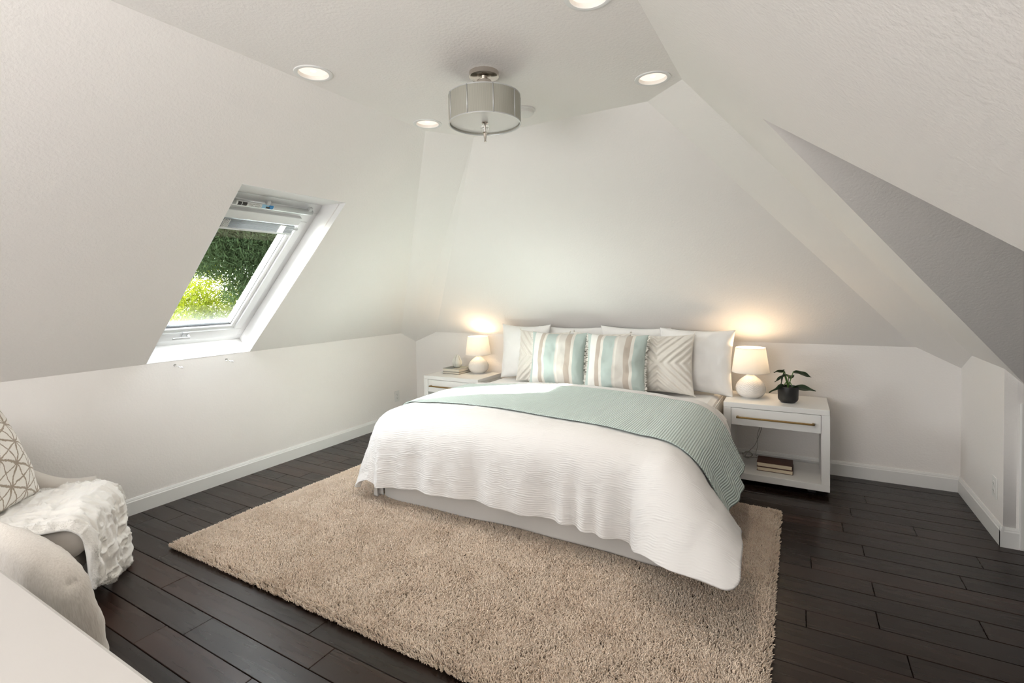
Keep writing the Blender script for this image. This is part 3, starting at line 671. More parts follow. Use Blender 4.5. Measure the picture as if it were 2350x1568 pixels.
# potted plant
pp = thing('potted_plant', 'small dark green leafy plant in matte black pot on the nightstand', 'plant', (-.055, 3.955, .58))
lathe('pot', [(0, 0), (.044, 0), (.060, .016), (.0635, .026), (.0655, .108), (.0645, .112), (.060, .112), (.0585, .105), (.0565, .06), (0, .06)], M_BLACKPOT, pp)
lathe('soil', [(0, .099), (.03, .1), (.0588, .097), (.058, .09), (0, .09)], M_SOIL, pp, 32)
rC, fC = Vector((R0.x, R0.y, 0)), Vector((-F0.x, -F0.y, 0))      # side and towards the room
def leaf(base, tip, width, sag, roll, k):
    b, t = Vector(base), Vector(tip); ax = t-b; L = ax.length; ax.normalize()
    side = ax.cross(Vector((0, 0, 1))).normalized(); side = Matrix.Rotation(roll, 3, ax) @ side; up = side.cross(ax)
    vs, fs = [], []; N, Mx = 14, 6
    for i in range(N+1):
        u = i/N; wd = width*math.sin(PI*min(1, u**.75))**.8*(1-.25*u)*(1 if u < 1 else 0)+.0005
        for j in range(-Mx, Mx+1):
            v = j/Mx; z = -abs(v)*0+(.22*abs(v)**1.2)*wd-sag*L*u*u+.0035*math.sin(u*9+j*.9+k)*abs(v)
            vs.append(b+ax*(L*u)+side*(v*wd)+up*z)
    c = 2*Mx+1
    for i in range(N):
        for j in range(2*Mx): fs.append((i*c+j, i*c+j+1, (i+1)*c+j+1, (i+1)*c+j))
    o = obj('leaf', vs, fs, M_LEAFP, pp, True); s = o.modifiers.new('s', 'SOLIDIFY'); s.thickness = .0009; return o
LV = [  # (stem end, leaf tip, half width, sag, roll)  in (side, up, toward viewer)
    ((-.034, .195, .01), (-.112, .206, .035), .030, .12, .5), ((-.03, .180, .03), (-.118, .150, .05), .020, .1, .9), ((-.012, .195, -.02), (-.058, .105, .02), .030, .0, 1.2),
    ((.035, .195, .0), (.135, .168, .03), .032, .05, -.5), ((-.042, .118, .03), (-.150, .082, .06), .036, -.03, .75), ((.012, .110, .03), (.150, .092, .05), .032, .05, -.7), ((.02, .17, -.03), (.06, .15, -.08), .028, .2, 0)]
for k, (s, t, wd, sg, ro) in enumerate(LV):
    f = lambda q: rC*q[0]*1.08+Vector((0, 0, .1+(q[1]-.1)*1.2))+fC*q[2]
    leaf(f(s), f(t), wd*1.15, sg, ro, k)
    tube('stem', spline([(0, 0, .095), tuple(f((s[0]*.35, .135, s[2]*.4))), tuple(f(s))], 6), [.0042-.0001*i for i in range(13)], M_STEM, pp, 6)
# lamp cord
pts = [(-.232, 4.225, .40), (-.236, 4.23, .31), (-.262, 4.22, .225), (-.285, 4.2, .17), (-.33, 4.17, .12), (-.352, 4.13, .094)]
for k in range(26):
    a = k*.62; rr = .034-.0004*k; pts.append((-.328+rr*math.cos(a+2.6)*1.05, 4.13+.02*math.sin(a*.7), .115+rr*.72*math.sin(a+2.6)+.0))
pts += [(-.27, 4.14, .10), (-.25, 4.13, .0915)]
tag(tube('lamp_cord', spline(pts, 5), .0026, M_CORD, None, 7), 'coiled clear lamp cord hanging behind the open nightstand shelf', 'cord')
pts = [(-.25, 4.24, .40), (-.246, 4.235, .33), (-.268, 4.225, .24), (-.262, 4.2, .18), (-.274, 4.17, .12), (-.255, 4.15, .092)]
tag(tube('lamp_cord', spline(pts, 6), .0024, M_CORD, None, 7), 'short clear cord strand beside the cord coil in the nightstand', 'cord')
# ------------------------------------------------------------------ rug
RX0, RX1, RY0, RY1 = -3.045, -.085, 1.40, 3.40
rug = tag(box('shag_rug', (RX0+.015, RY0+.015, .001), (RX1-.015, RY1-.015, .010), M_RUGBASE), 'beige deep pile shag rug lying under the foot of the bed', 'rug')
N = 150000
px = rng.uniform(RX0, RX1, N*2); py = rng.uniform(RY0, RY1, N*2)
keep = ~((py > 2.62) & (px > -2.25) & (px < -.68)); px, py = px[keep][:N], py[keep][:N]; n = len(px)
ang = vn(px, py, 7.0)*9+rng.normal(0, 1.5, n); lean = .004+.009*rng.random(n)+.004*np.clip(vn(px+9, py, 2.2)+.2, 0, 1)
H_ = .024+.009*rng.random(n)+.006*vn(px, py, 9)
edge = np.minimum.reduce([px-RX0, RX1-px, py-RY0, RY1-py]); H_ *= .72+.28*np.clip(edge/.03, 0, 1)
dx, dy = np.cos(ang)*lean, np.sin(ang)*lean
dx = np.where(px < RX0+.03, -np.abs(dx)*.9, np.where(px > RX1-.03, np.abs(dx)*.9, dx)); dy = np.where(py < RY0+.03, -np.abs(dy)*.9, np.where(py > RY1-.03, np.abs(dy)*.9, dy))
tw = rng.uniform(0, 2*PI, n); V = np.zeros((n, 3, 3, 3), np.float32)
for lv, (fr, hr, rad) in enumerate(((0, .25, .0022), (.42, .72, .0036), (1.0, 1.0, .0022))):
    for k in range(3):
        a = tw+2*PI*k/3+lv*.9
        V[:, lv, k, 0] = px+dx*fr+np.cos(a)*rad; V[:, lv, k, 1] = py+dy*fr+np.sin(a)*rad; V[:, lv, k, 2] = np.where(edge < .02, .002, .008)+H_*hr*np.where(lv == 2, .96, 1)
base = (np.arange(n)*9)[:, None]; T = []
for lv in range(2):
    for k in range(3):
        a, b = lv*3+k, lv*3+(k+1) % 3; T += [[a, b, b+3], [a, b+3, a+3]]
T.append([6, 7, 8]); T = np.array(T); Fq = (base[:, None, :]+T[None]).reshape(-1, 3)
pile = np_mesh('pile', V.reshape(-1, 3), Fq, M_SHAG, rug, smooth=True); pile['kind'] = 'stuff'

# ------------------------------------------------------------------ bed
BX0, BX1, BY0, BY1 = -2.45, -.500, 2.45, 4.21; BXC = (BX0+BX1)/2
bed = thing('bed', 'wide bed with white mattress and pale grey skirt, head against the back wall', 'bed', (BXC, 3.3, 0))
inv = Vector((-BXC, -3.3, 0))
def local(o): o.matrix_parent_inverse = Matrix.Translation(inv); return o
local(box('mattress', (BX0, BY0+.01, .30), (BX1, BY1, .575), M_LINEN, bed, .05))
local(tube('mattress_piping', [(BX1-.012, BY0+.06, .555), (BX1+.004, BY0+.2, .555), (BX1+.004, BY1-.1, .555), (BX1-.012, BY1, .555)], .006, M_SKIRT, bed, 6))
local(box('box_base', (BX0+.02, BY0+.03, .09), (BX1-.02, BY1, .30), M_SKIRT, bed, .01))
for x in (BX0+.15, BX1-.15):
    for y in (BY0+.2, BY1-.12): local(box('leg', (x-.03, y-.03, .013 if y < 3.4 else 0), (x+.03, y+.03, .09), M_DARKFOOT, bed))
def skirt(path, name='skirt_panel'):
    pts = [Vector((*p, 0)) for p in path]; out = spline(pts, 12); n = len(out); vs = []; Z = [.033, .04, .046, .052, .12, .2, .3]
    for i, p in enumerate(out):
        t = (out[min(i+1, n-1)]-out[max(i-1, 0)]).normalized(); nr = Vector((t.y, -t.x, 0)); u = i/n
        for z in Z:
            f = (1-z/.3); hem = .0022 if .04 <= z <= .05 else 0
            dsp = f*(.018+.010*math.sin(u*19+1)+.006*math.sin(u*47))+hem
            vs.append(p+nr*dsp+Vector((0, 0, z+(.006*math.sin(u*9+2) if z < .1 else 0))))
    k = len(Z); fs = [(i*k+j, (i+1)*k+j, (i+1)*k+j+1, i*k+j+1) for i in range(n-1) for j in range(k-1)]
    o = local(obj(name, vs, fs, M_SKIRT, bed, True)); s = o.modifiers.new('s', 'SOLIDIFY'); s.thickness = .003; return o
skirt([(BX0+.02, BY0+.10), (BX0+.035, BY0+.01), (BX0+.10, BY0-.012), (BXC-.3, BY0-.008), (BXC+.3, BY0-.008), (BX1-.10, BY0-.012), (BX1-.035, BY0+.01), (BX1-.02, BY0+.10)])
skirt([(BX0-.004, BY1), (BX0-.004, 3.4), (BX0-.006, BY0+.02), (BX0-.01, BY0-.012)]); skirt([(BX1, BY0+.04), (BX1, 3.2), (BX1, BY1)])

# drape: fabric laid over the mattress, (p, q) = unrolled position, gives a point
DXL, DXR, DYF = -2.34, -.71, 2.60
def drape(p, q, lift=0., wave=1.):
    p = np.asarray(p, float); q = np.asarray(q, float)
    ox = np.where(p > DXR, p-DXR, np.where(p < DXL, p-DXL, 0.)); oy = np.where(q < DYF, q-DYF, 0.)
    d = np.hypot(ox, oy)+1e-9; ux, uy = ox/d, oy/d; diag = np.abs(2*ux*uy)
    wl, wr = sm(-ox/.25), sm(ox/.2); rt = sm(ox/.15)*(1-sm(oy/.3))
    d = d*(1-.17*diag*wl-.02*diag*wr*sm((d-.45)/.35))
    tm = np.radians(85-wl*(4+10*diag)-wr*30*diag**1.5-22*rt); L = .42-.08*wl
    K = 40; h = np.zeros_like(d); v = np.zeros_like(d); ds = d/K
    for k in range(K):
        th = tm*sm((k+.5)*ds/L); h += np.cos(th)*ds; v += np.sin(th)*ds
    cp = np.clip(p, DXL, DXR); cq = np.maximum(q, DYF)
    top = .612+.038*(1-((cp-BXC)/.8)**2)+.022*sm((3.5-cq)/.8)*0+.018*vn(cp, cq, 2.3)
    top = top-.03*sm((cq-3.58)/.14)
    z = top-v; fl = .046
    ex = np.maximum(0, fl-z); z = np.maximum(z, fl); h = h+ex*.55
    # soft vertical folds low on the drop, a cluster of tight ones toward the alcove end of the foot
    dn = sm((d-.22)/.45)*wave*(1-.6*diag)
    fold = .018*np.sin(p*13+.6)+.010*np.sin(p*29+1)+.019*np.exp(-((p+.93)/.15)**2)*np.sin(p*52)*sm((d-.22)/.35)
    fold2 = .018*np.sin(q*11)+.008*np.sin(q*27)
    h = h+dn*(fold*np.abs(uy)+fold2*np.abs(ux))+lift*sm(d/.4)*np.where(d > 1e-6, 1, 0)
    z = z+lift*(1-sm(d/.55)*.8)
    return np.stack([cp+ux*h, cq+uy*h, z], -1)
def normals(G):
    a = np.gradient(G, axis=0); b = np.gradient(G, axis=1); n = np.cross(a, b); return n/(np.linalg.norm(n, axis=-1, keepdims=True)+1e-12)
def cloth(name, p, q, m, ripple=None, lift=0., thick=.02, puff=0., hemf=None):
    P, Q = np.meshgrid(p, q, indexing='ij')
    if hemf: P, Q = hemf(P, Q)
    G = drape(P, Q, lift); nr = normals(G)
    if nr[len(p)//2, len(q)//2, 2] < 0: nr = -nr
    if ripple is not None: G = G+nr*ripple(P, Q)[..., None]
    nu, nv = P.shape; V1 = G.reshape(-1, 3); ed = np.minimum.reduce([np.arange(nu)[:, None]+0*Q, (nu-1-np.arange(nu))[:, None]+0*Q, np.arange(nv)[None]+0*P, (nv-1-np.arange(nv))[None]+0*P])
    tk = thick*np.sqrt(np.clip(ed/4., .12, 1)); V2 = (G-nr*tk[..., None]); V2[..., 2] = np.maximum(V2[..., 2], .036); V2 = V2.reshape(-1, 3)
    f1 = grid_faces(nu, nv); f2 = grid_faces(nu, nv, nu*nv, True); idx = np.arange(nu*nv).reshape(nu, nv)
    rim = np.concatenate([idx[:, 0], idx[-1, 1:], idx[-2::-1, -1], idx[0, -2:0:-1]]); r2 = np.roll(rim, -1); f3 = np.stack([rim, r2, r2+nu*nv, rim+nu*nv], 1)[:, ::-1]
    uv = np.stack([P, Q], -1).reshape(-1, 2)
    o = np_mesh(name, np.concatenate([V1, V2]), np.concatenate([f1, f2, f3]), m, None, True, np.concatenate([uv, uv]))
    bm = bmesh.new(); bm.from_mesh(o.data); bmesh.ops.recalc_face_normals(bm, faces=bm.faces[:]); bm.to_mesh(o.data); bm.free(); return o
def rip(P, Q):
    ph = 2.2*vn(P, Q, 3.1)+2.0*vn(P+5, Q*2, 9)+3.4*vn(P*1.6+2, Q*.6, 14)+1.8*vn(P*1.5, Q*3, 22)
    am = .0034*np.clip(.55+1.3*vn(P*2.2, Q*4+7, 9)+.5*vn(P, Q+3, 3), .12, 1.3)
    s = np.sin(2*PI*Q/.021+ph*1.25)
    return am*(1-np.abs(s)**.9)*1.5+.004*vn(P, Q, 6)+.0022*vn(P*1.3, Q*.7, 24)
def rounded(P, Q, r=.075):   # the two corners at the foot are rounded off
    for sg, lim in ((1, DXR+.60), (-1, DXL-.58)):
        a = (sg*(P-lim)+r)/r; b = (DYF-.625+r-Q)/r; k = (a > 0) & (b > 0); a_, b_ = np.where(k, a, 1), np.where(k, b, 0)
        f = np.maximum(a_, b_)/np.hypot(a_, b_); P = np.where(k, lim+sg*(a_*f-1)*r, P); Q = np.where(k, DYF-.625+r-b_*f*r, Q)
    Q = np.where(Q < DYF, DYF-(DYF-Q)*(1+.11*sm((P-DXR+.05)/.5)), Q)
    P = np.where(P > DXR, DXR+(P-DXR)*(1-.45*sm((Q-3.25)/.4)), P)
    return P, Q
dv = cloth('duvet', np.linspace(DXL-.58, DXR+.60, 300), np.linspace(DYF-.625, 3.72, 560), M_DUVET, rip, 0, .034, hemf=rounded)
tag(dv, 'white seersucker duvet with horizontal ripples hanging over the foot of the bed', 'duvet')
def hem(P, Q):   # the throw lies slightly askew
    f = (P-DXL)/(DXR-DXL); fq = (Q-2.70)/(3.46-2.70); return P, Q-.10*f*(1-fq)+.03*np.sin(P*2.2)*(1-fq)-.02*f*fq
rn = cloth('knit_blanket', np.linspace(DXL-.42, DXR+.605, 280), np.linspace(2.70, 3.46, 120), M_MINT, lambda P, Q: .003*vn(P, Q, 9)+.002*np.sin(2*PI*P/.0125)*0, .016, .011, hemf=hem)
tag(rn, 'mint green ribbed knit blanket folded in a band across the bed', 'blanket')

# ------------------------------------------------------------------ pillows and cushions
def pillow(name, w_, h_, t_, m, ears=.06, nx=44, relief=None, seed=0, wrinkle=.006, plump=.55, parent=None, rnd=0.):
    u = np.linspace(-1, 1, nx); Ug, Vg = np.meshgrid(u, u, indexing='ij'); Ug = np.sin(Ug*PI/2)*.35+Ug*.65; Vg = np.sin(Vg*PI/2)*.35+Vg*.65
    x = w_/2*Ug*(1-ears*(1-Vg**2)*Ug**2*np.abs(Ug)); z = h_/2*Vg*(1-ears*(1-Ug**2)*Vg**2*np.abs(Vg))
    kk = 1-rnd*(Ug*Vg)**4*(Ug < 0); x = x*kk; z = z*kk
    pr = np.clip((1-Ug**2)*(1-Vg**2), 0, 1)**plump; nz = vn(Ug*1.7+seed*3.3, Vg*1.7+seed*1.7, 1.6)
    out = []
    for s in (-1, 1):
        th = t_/2*pr*(1+.35*nz)+wrinkle*vn(Ug+seed, Vg-seed, 5)*pr**.5+wrinkle*.5*vn(Ug*2+seed, Vg+s, 9)*pr**.5
        if relief is not None and s == -1: th = th+relief(Ug, Vg)*np.clip(pr*3, 0, 1)
        out.append(np.stack([x, s*th, z+h_/2], -1).reshape(-1, 3))
    f = np.concatenate([grid_faces(nx, nx, 0), grid_faces(nx, nx, nx*nx, True)])
    uv = np.stack([(Ug+1)/2, (Vg+1)/2], -1).reshape(-1, 2)
    o = np_mesh(name, np.concatenate(out), f, m, parent, True, np.concatenate([uv, uv]))
    bm = bmesh.new(); bm.from_mesh(o.data); bmesh.ops.remove_doubles(bm, verts=bm.verts, dist=1e-5); bmesh.ops.recalc_face_normals(bm, faces=bm.faces[:]); bm.to_mesh(o.data); bm.free(); return o
def place(o, x, y, z, lean=12, rz=0, ry=0):
    o.rotation_mode = 'XYZ'; o.location = (x, y, z)
    o.rotation_euler = (math.radians(-lean), math.radians(ry), math.radians(rz)); return o
ZT = .60
place(tag(pillow('bed_pillow', .66, .50, .15, M_LINEN, .07, seed=2, wrinkle=.011), 'plain white pillow behind the two striped cushions, nearer the window slope', 'pillow', 'white bed pillows'), -1.76, 4.085, ZT-.03, 5)
place(tag(pillow('bed_pillow', .60, .51, .15, M_LINEN, .08, seed=3, wrinkle=.011), 'plain white pillow standing behind the chevron cushions, nearer the alcove', 'pillow', 'white bed pillows'), -1.19, 4.08, ZT-.03, 5, 0, 1)
place(tag(pillow('bed_pillow', .50, .51, .19, M_LINEN, .10, seed=4, wrinkle=.013), 'white pillow with one peaked corner at the corner-lamp end of the bed', 'pillow', 'white bed pillows'), -2.175, 3.99, ZT-.02, 7, 3)
place(tag(pillow('bed_pillow', .565, .50, .19, M_LINEN, .08, seed=5, wrinkle=.013), 'large white pillow at the nightstand end lit warm by the lamp', 'pillow', 'white bed pillows'), -.69, 3.98, ZT-.02, 7, -3, 1)
def chev(Uu, Vv):
    f = np.abs(np.abs(Uu+.03)-np.abs(Vv-.02)); s = np.sin(2*PI*f/.235+.5); g = (np.abs(s)**.5)*np.sign(s)
    return .0060*g+.0016*vn(Uu, Vv, 45)
for k, (x, lab) in enumerate(((-1.945, 'cream chevron tufted cushion half hidden behind the striped cushion nearer the window'), (-1.41, 'cream chevron tufted cushion almost hidden behind the second striped cushion'), (-.905, 'cream chevron tufted cushion in full view in front of the large white pillow'))):
    c = pillow('chevron_cushion', .50, .46, .17, M_CREAM, .075, 110, chev, seed=8+k, wrinkle=.004)
    place(tag(c, lab, 'cushion', 'chevron cushions'), x, 3.855-.02*(k == 2), ZT-.015, 11, (-2, 0, -4)[k], (1, 0, -2)[k])
    rs = np.random.default_rng(k)
    for cx in (-.245, .245):
        for cz in (.005, .455):
            vs, fs = [], []
            for q in range(12):
                a = rs.uniform(0, 2*PI); b0 = len(vs); e = Vector((cx*(1+.06*rs.random()), rs.uniform(-.012, .012), cz+(.02 if cz > .2 else -.006)*rs.random()+rs.uniform(-.008, .008)))
                b = Vector((cx*.985, 0, cz)); dvec = Vector((math.cos(a), math.sin(a), .3))*.0025; d2 = Vector((0, .0025, .002))
                for p_ in (b-dvec, b+dvec, b+d2, e-dvec*.7, e+dvec*.7, e+d2*.7): vs.append(p_)
                fs += [(b0, b0+1, b0+4, b0+3), (b0+1, b0+2, b0+5, b0+4), (b0+2, b0, b0+3, b0+5), (b0+3, b0+4, b0+5)]
            obj('tassel', vs, fs, M_FRINGE, c)
def striped(x, y, label, rz, sd_, ry=0):
    c = pillow('striped_cushion', .50, .455, .21, M_STRIPE, .075, 56, seed=sd_, wrinkle=.011)
    place(tag(c, label, 'cushion', 'striped cushions'), x, y, ZT-.005, 13, rz, ry)
    rs = np.random.default_rng(sd_)
    for s in (-1, 1):
        vs, fs = [], []
        for q in range(110):
            vz_ = rs.uniform(-.97, .97); zz = .455/2*(1+vz_); xx = s*.25*(1-.075*(1-vz_**2)); b0 = len(vs); ln = .012+.012*rs.random()
            b = Vector((xx-s*.004, 0, zz)); e = b+Vector((s*ln, rs.normal(0, .006), rs.normal(0, .007))); r = .0018
            for p_ in (b, e): vs += [p_+Vector((0, r, r)), p_+Vector((0, -r, r)), p_+Vector((0, 0, -r*1.3))]
            fs += [(b0, b0+1, b0+4, b0+3), (b0+1, b0+2, b0+5, b0+4), (b0+2, b0, b0+3, b0+5), (b0+3, b0+4, b0+5)]
        f = obj('fringe', vs, fs, M_FRINGE, c); f['kind'] = 'stuff'
striped(-1.742, 3.74, 'mint, cream and taupe striped cushion with fringe, nearer the corner lamp', 2, 21)
striped(-1.238, 3.715, 'mint, cream and taupe striped cushion with fringe, nearer the potted plant', -2, 22)
# ------------------------------------------------------------------ armchair by the window wall
CA_ = math.radians(33); CC = Vector((-3.125, .752, 0))
ch = thing('armchair', 'greige upholstered armchair with sloping arms against the window wall', 'armchair', CC, -CA_)
# local: +y is forwards, +x to the near side
def shell():
    N, vs, fs = 60, [], []; prof = 10
    for i in range(N+1):
        t = -1+2*i/N; a = abs(t)
        ph = PI/2*min(1, a/.62)*math.copysign(1, t) if True else 0
        if a <= .62: x, y = .30*math.sin(ph), -.30+.0+.30*(1-math.cos(ph))*.55-.03
        else: x, y = math.copysign(.30+.02*(a-.62)/.38, t), -.165+(a-.62)/.38*.42
        tx = math.cos(ph) if a <= .62 else 0; nxm = Vector((math.sin(ph), -math.cos(ph), 0)) if a <= .62 else Vector((math.copysign(1, t), 0, 0))
        hgt = .78-.345*sm((a-.40)/.55); th = .055+.01*sm((a-.5)/.5)
        for k in range(prof):
            b = PI*k/(prof-1); vs.append(Vector((x, y, 0))+nxm*(th-th*math.cos(b))+Vector((0, 0, hgt-.05+.05*math.sin(b))))
        vs.append(Vector((x, y, .16))); vs.append(Vector((x, y, .16))+nxm*(2*th))
    c = prof+2
    for i in range(N):
        o = i*c
        for k in range(prof-1): fs.append((o+k, o+k+1, o+c+k+1, o+c+k))
        fs.append((o+prof, o, o+c, o+c+prof)); fs.append((o+prof-1, o+prof+1, o+c+prof+1, o+c+prof-1)); fs.append((o+prof+1, o+prof, o+c+prof, o+c+prof+1))
    for o in (0, N*c): fs.append(tuple([o+k for k in range(prof)]+[o+prof+1, o+prof]))
    return vs, fs
vs, fs = shell(); o = obj('arm_and_back_shell', vs, fs, M_CHAIR, ch, True)
bm = bmesh.new(); bm.from_mesh(o.data); bmesh.ops.recalc_face_normals(bm, faces=bm.faces[:]); bm.to_mesh(o.data); bm.free()
bm = bmesh.new(); bbox(bm, (-.30, -.30, .16), (.30, .33, .28), .03); from_bm('seat_base', bm, M_CHAIR, ch, True)
bm = bmesh.new(); bbox(bm, (-.295, -.28, .265), (.295, .375, .41), .07, seg=6); from_bm('seat_cushion', bm, M_CHAIR, ch, True)
for x in (-.26, .26):
    for y in (-.26, .29): lathe('leg', [(0, 0), (.013, 0), (.022, .165), (0, .165)], M_OAK, ch, 16, (x, y, 0))
# fur throw across the seat and down its front
def throw_pt(a, s):    # a across -1..1, s along
    hw = .27+.02*np.sin(s*3)
    x = a*hw+.035
    L1, rr = .50, .085; zt, yf = .432, .300
    y = np.where(s < L1, -.20+s, 0.); z = np.where(s < L1, zt+0*s, 0.)
    t2 = np.clip((s-L1)/(rr*PI/2), 0, 1)*PI/2
    y = np.where(s >= L1, yf+rr*np.sin(t2), y); z = np.where(s >= L1, zt-rr*(1-np.cos(t2)), z)
    ex = np.maximum(0, s-L1-rr*PI/2); z = z-ex*.985; y = y+ex*.06
    return x, y, z
nu, nv = 120, 200; A, S_ = np.meshgrid(np.linspace(-1, 1, nu), np.linspace(0, .98, nv), indexing='ij')
S2 = S_*(1-.04*np.sin(A*3+1)-.20*sm((A-.0)/1.1)*np.clip((S_-.6)/.4, 0, 1)); X, Y, Z = throw_pt(A, S2)
fold = sm((S2-.55)/.2)*(.013*np.sin(A*8+.5)+.006*np.sin(A*17)); Y = Y+fold; X = X+sm((S2-.5)/.4)*.03*np.sin(A*2+.4)
Z = Z+.012*np.exp(-((np.abs(A)-1)/.10)**2)*0
G = np.stack([X, Y, Z], -1); nr = normals(G); nr = nr if nr[60, 10, 2] > 0 else -nr
rid = np.abs(vn(A*3.2+.8*vn(A, S2, 6), S2*7, 2.6))*2; rid = .015*(1-np.clip(rid*1.8, 0, 1))**.8+.007*(1-np.clip(np.abs(vn(A*1.3+2, S2*5, 5))*7, 0, 1))+.010*vn(A, S2*2, 5)
ev = np.minimum(1-np.abs(A), np.minimum(S_/.98*2, (1-S_/.98)*2)); G1 = G+nr*(rid+.014*np.sqrt(np.clip(ev/.07, 0, 1)))[..., None]; G2 = G-nr*(.014*np.sqrt(np.clip(ev/.05, 0.15, 1)))[..., None]
idx = np.arange(nu*nv).reshape(nu, nv); rim = np.concatenate([idx[:, 0], idx[-1, 1:], idx[-2::-1, -1], idx[0, -2:0:-1]]); r2 = np.roll(rim, -1)
Ff = np.concatenate([grid_faces(nu, nv), grid_faces(nu, nv, nu*nv, True), np.stack([rim, r2, r2+nu*nv, rim+nu*nv], 1)[:, ::-1]])
tr = np_mesh('fur_throw', np.concatenate([G1.reshape(-1, 3), G2.reshape(-1, 3)]), Ff, M_THROW, None, True)
bm = bmesh.new(); bm.from_mesh(tr.data); bmesh.ops.recalc_face_normals(bm, faces=bm.faces[:]); bm.to_mesh(tr.data); bm.free()
tr.location = CC; tr.rotation_euler = (0, 0, -CA_); tag(tr, 'ivory carved faux fur throw draped over the armchair seat and front', 'throw')
# short fur standing off the throw
fi = rng.choice(np.nonzero((ev < .09).ravel())[0], 40000); B = G1.reshape(-1, 3)[fi]+rng.normal(0, .0015, (40000, 3)); nn = nr.reshape(-1, 3)[fi]
D = nn*.6+rng.normal(0, .45, (40000, 3))+np.array([0, .1, -.35]); D = D/np.linalg.norm(D, axis=1, keepdims=True)*(.004+.004*rng.random((40000, 1)))
s1 = np.cross(D, rng.normal(0, 1, (40000, 3))); s1 = s1/np.linalg.norm(s1, axis=1, keepdims=True)*.0008; B = B-nn*.002
Vf = np.stack([B-s1, B+s1, B+D], 1).reshape(-1, 3); o = np_mesh('fur_pile', Vf, np.arange(120000).reshape(-1, 3), M_THROW, tr, False); o['kind'] = 'stuff'
tp = pillow('lattice_cushion', .50, .50, .17, M_TRELLIS, .05, 50, seed=31, wrinkle=.006)
tag(tp, 'cream cushion with brown star lattice print propped on the armchair', 'cushion')
c_, s_ = math.cos(-CA_), math.sin(-CA_); q = Vector((.04, .04, .45)); tp.location = CC+Vector((q.x*c_-q.y*s_, q.x*s_+q.y*c_, q.z)); tp.rotation_euler = (math.radians(-20), 0, PI-CA_-.2)

# big cushion leaning behind the white dresser
cu = pillow('chenille_cushion', .49, .60, .18, M_CHENILLE, .0, 60, seed=41, wrinkle=.012, plump=.42, rnd=.2)
tag(cu, 'large plump cream chenille cushion standing between armchair and white dresser', 'cushion')
sd = Vector((-.55, -.05, .085)).normalized(); upv = Vector((.02, -.10, .56)); upv = (upv-sd*upv.dot(sd)).normalized()
mc = Matrix((sd, upv.cross(sd), upv)).transposed().to_4x4(); mc.translation = Vector((-2.205, .685, .035)); cu.matrix_world = mc
tube('edge_seam', [(.238, 0, .03), (.239, 0, .2), (.24, 0, .4), (.244, 0, .585)], .006, M_CHENILLE, cu, 6)

# white dresser in the foreground
dz = thing('white_dresser', 'smooth white dresser top cutting across the near corner of the room', 'dresser', (-1.42, .2, 0))
iv = Matrix.Translation((1.42, -.2, 0))
def dl_(o): o.matrix_parent_inverse = iv; return o
dl_(box('top', (-2.1, -.08, .705), (-.74, .412, .74), mat('satin_white_top', (.55, .53, .505), .4, bump=[(30, .05, .001)]), dz, .008))
dl_(box('carcass', (-2.07, -.05, .06), (-.77, .39, .705), M_WHITE, dz))
for k in range(2):
    for j in range(3):
        d_ = dl_(box('drawer', (-2.055+.645*k, -.066, .08+.205*j), (-1.425+.645*k, -.05, .28+.205*j), M_WHITE, dz, .003))
        kb = lathe('knob', [(.006, 0), (.006, .015), (.014, .02), (.014, .028), (0, .03)], M_BRASS, d_, 16); kb.rotation_euler = (PI/2, 0, 0); kb.location = (-1.74+.645*k, -.066, .18+.205*j)
for x in (-2.02, -.82):
    for y in (0, .34): dl_(box('foot', (x-.03, y-.03, 0), (x+.03, y+.03, .06), M_WHITE, dz))

# ------------------------------------------------------------------ garden outside the roof window
gr = box('ground', (-30, -20, -3.2), (-4.6, 30, -3.0), mat('garden_grass', (.05, .10, .02), .95, bump=[(20, 1, .05)])); gr['kind'] = 'structure'
def tree(name, label, loc, crown, n, size, m, seed, trunk_h):
    t = thing(name, label, 'tree', loc); rs = np.random.default_rng(seed)
    tube('trunk', [(0, 0, 0), (.05, .03, trunk_h*.5), (0, .05, trunk_h)], [.16, .12, .04], mat(name+'_bark', (.02, .014, .01), .9, bump=[(30, 1, .02)]), t, 10)
    cl = []
    tot = sum(q[3]**2*q[4] for q in crown)
    for cx, cy_, cz, r, rz_ in crown:
        k = int(n*r*r*rz_/tot); u = rs.normal(0, 1, (k, 3)); u /= np.linalg.norm(u, axis=1, keepdims=True); rad = rs.random((k, 1))**.4
        cl.append(u*rad*np.array([r, r, rz_])+np.array([cx, cy_, cz]))
    C_ = np.concatenate(cl); k = len(C_); C_ = C_+.25*np.stack([vn(C_[:, 1], C_[:, 2], 2.), vn(C_[:, 0], C_[:, 2], 2.), vn(C_[:, 0], C_[:, 1], 2.)], 1)
    a = rs.normal(0, 1, (k, 3))+np.array([0, 0, -.7]); a /= np.linalg.norm(a, axis=1, keepdims=True); b = np.cross(a, rs.normal(0, 1, (k, 3))); b /= np.linalg.norm(b, axis=1, keepdims=True)
    sz = size*(.6+.8*rs.random((k, 1))); Vv = np.stack([C_-a*sz, C_+b*sz*.16, C_+a*sz, C_-b*sz*.16], 1).reshape(-1, 3)
    f = np_mesh('foliage', Vv, np.arange(4*k).reshape(-1, 4), m, t, False); f['kind'] = 'stuff'; return t
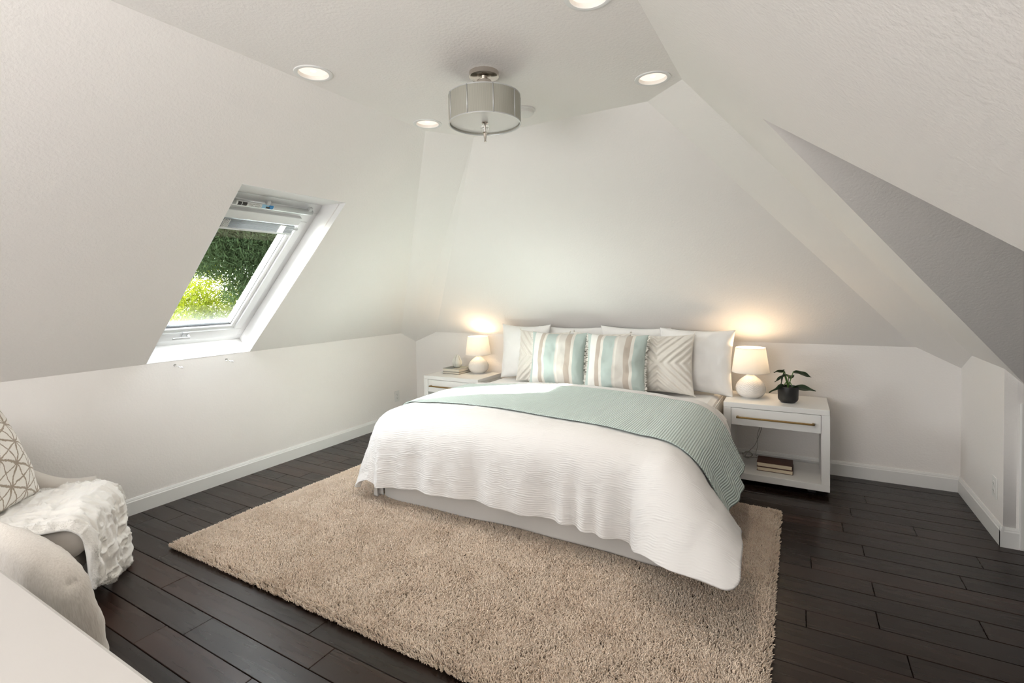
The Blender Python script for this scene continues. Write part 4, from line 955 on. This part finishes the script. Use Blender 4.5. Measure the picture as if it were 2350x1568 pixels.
def _leaf(col, tcol):
    def f(t, out):
        tc = nd(t, 'ShaderNodeTexCoord'); n = nd(t, 'ShaderNodeTexNoise'); n.inputs['Scale'].default_value = 3; t.links.new(tc.outputs['Object'], n.inputs['Vector'])
        mx0 = nd(t, 'ShaderNodeMix', data_type='RGBA'); mx0.inputs['A'].default_value = (*[c*.55 for c in col], 1); mx0.inputs['B'].default_value = (*[c*1.4 for c in col], 1); t.links.new(n.outputs['Fac'], mx0.inputs['Factor'])
        d = nd(t, 'ShaderNodeBsdfDiffuse'); t.links.new(mx0.outputs['Result'], d.inputs[0]); tl = nd(t, 'ShaderNodeBsdfTranslucent'); tl.inputs[0].default_value = (*tcol, 1)
        mx = nd(t, 'ShaderNodeMixShader'); mx.inputs[0].default_value = .35; t.links.new(d.outputs[0], mx.inputs[1]); t.links.new(tl.outputs[0], mx.inputs[2]); t.links.new(mx.outputs[0], out.inputs[0])
    return f
M_CON = mat_mixed('conifer_needles', _leaf((.030, .046, .022), (.03, .045, .014))); M_YEL = mat_mixed('sunlit_leaves', _leaf((.13, .16, .02), (.22, .24, .015)))
tree('conifer_tree', 'dark green feathery conifer seen through the roof window', (-8.2, 6.3, -3), [(0, -1.5, 5.5, .9, .85), (.2, -2.2, 6.2, 1.0, .9), (0, -.8, 5.2, .8, 1.1), (0, -.2, 4.8, .7, 1.2), (0, -2.9, 5.9, .8, .7), (0, -1.7, 7.2, 1.3, 1.2), (.1, -2.0, 4.85, .35, .25), (0, -1.2, 4.45, .45, .3)], 110000, .050, M_CON, 3, 8)
tree('conifer_tree', 'second dark conifer behind, filling the top of the roof window', (-11.0, 7.2, -3), [(0, 0, 6.6, 1.6, 1.5), (0, -1.6, 6.3, 1.4, 1.4), (0, 1.4, 5.6, 1.2, 1.4), (0, 0, 9.2, 2, 2)], 45000, .11, M_CON, 5, 9)
tree('leafy_tree', 'bright yellow green tree low behind the conifers in the window', (-13.5, 7.4, -3), [(0, 0, 4.0, 1.3, .9), (.3, -.9, 4.4, .8, .7), (.3, 1.2, 4.1, 1.0, .8), (0, .2, 5.1, .8, .5)], 22000, .06, M_YEL, 9, 4)

# unseen lamp added behind the viewer to carry the ceiling fill light
fl_ = thing('added_fill_lamp', 'unseen white lamp added for ceiling fill behind the viewer', 'lamp', (.32, -.80, 0))
lathe('base', [(0, 0), (.14, 0), (.14, .02), (.015, .03), (0, .03)], M_WHITE, fl_, 32); lathe('pole', [(.012, .02), (.012, 1.17), (0, 1.17)], M_WHITE, fl_, 16); lathe('bowl', [(.012, 1.16), (.07, 1.19), (.11, 1.23), (.107, 1.23), (.068, 1.195), (0, 1.17)], M_WHITE, fl_, 40)
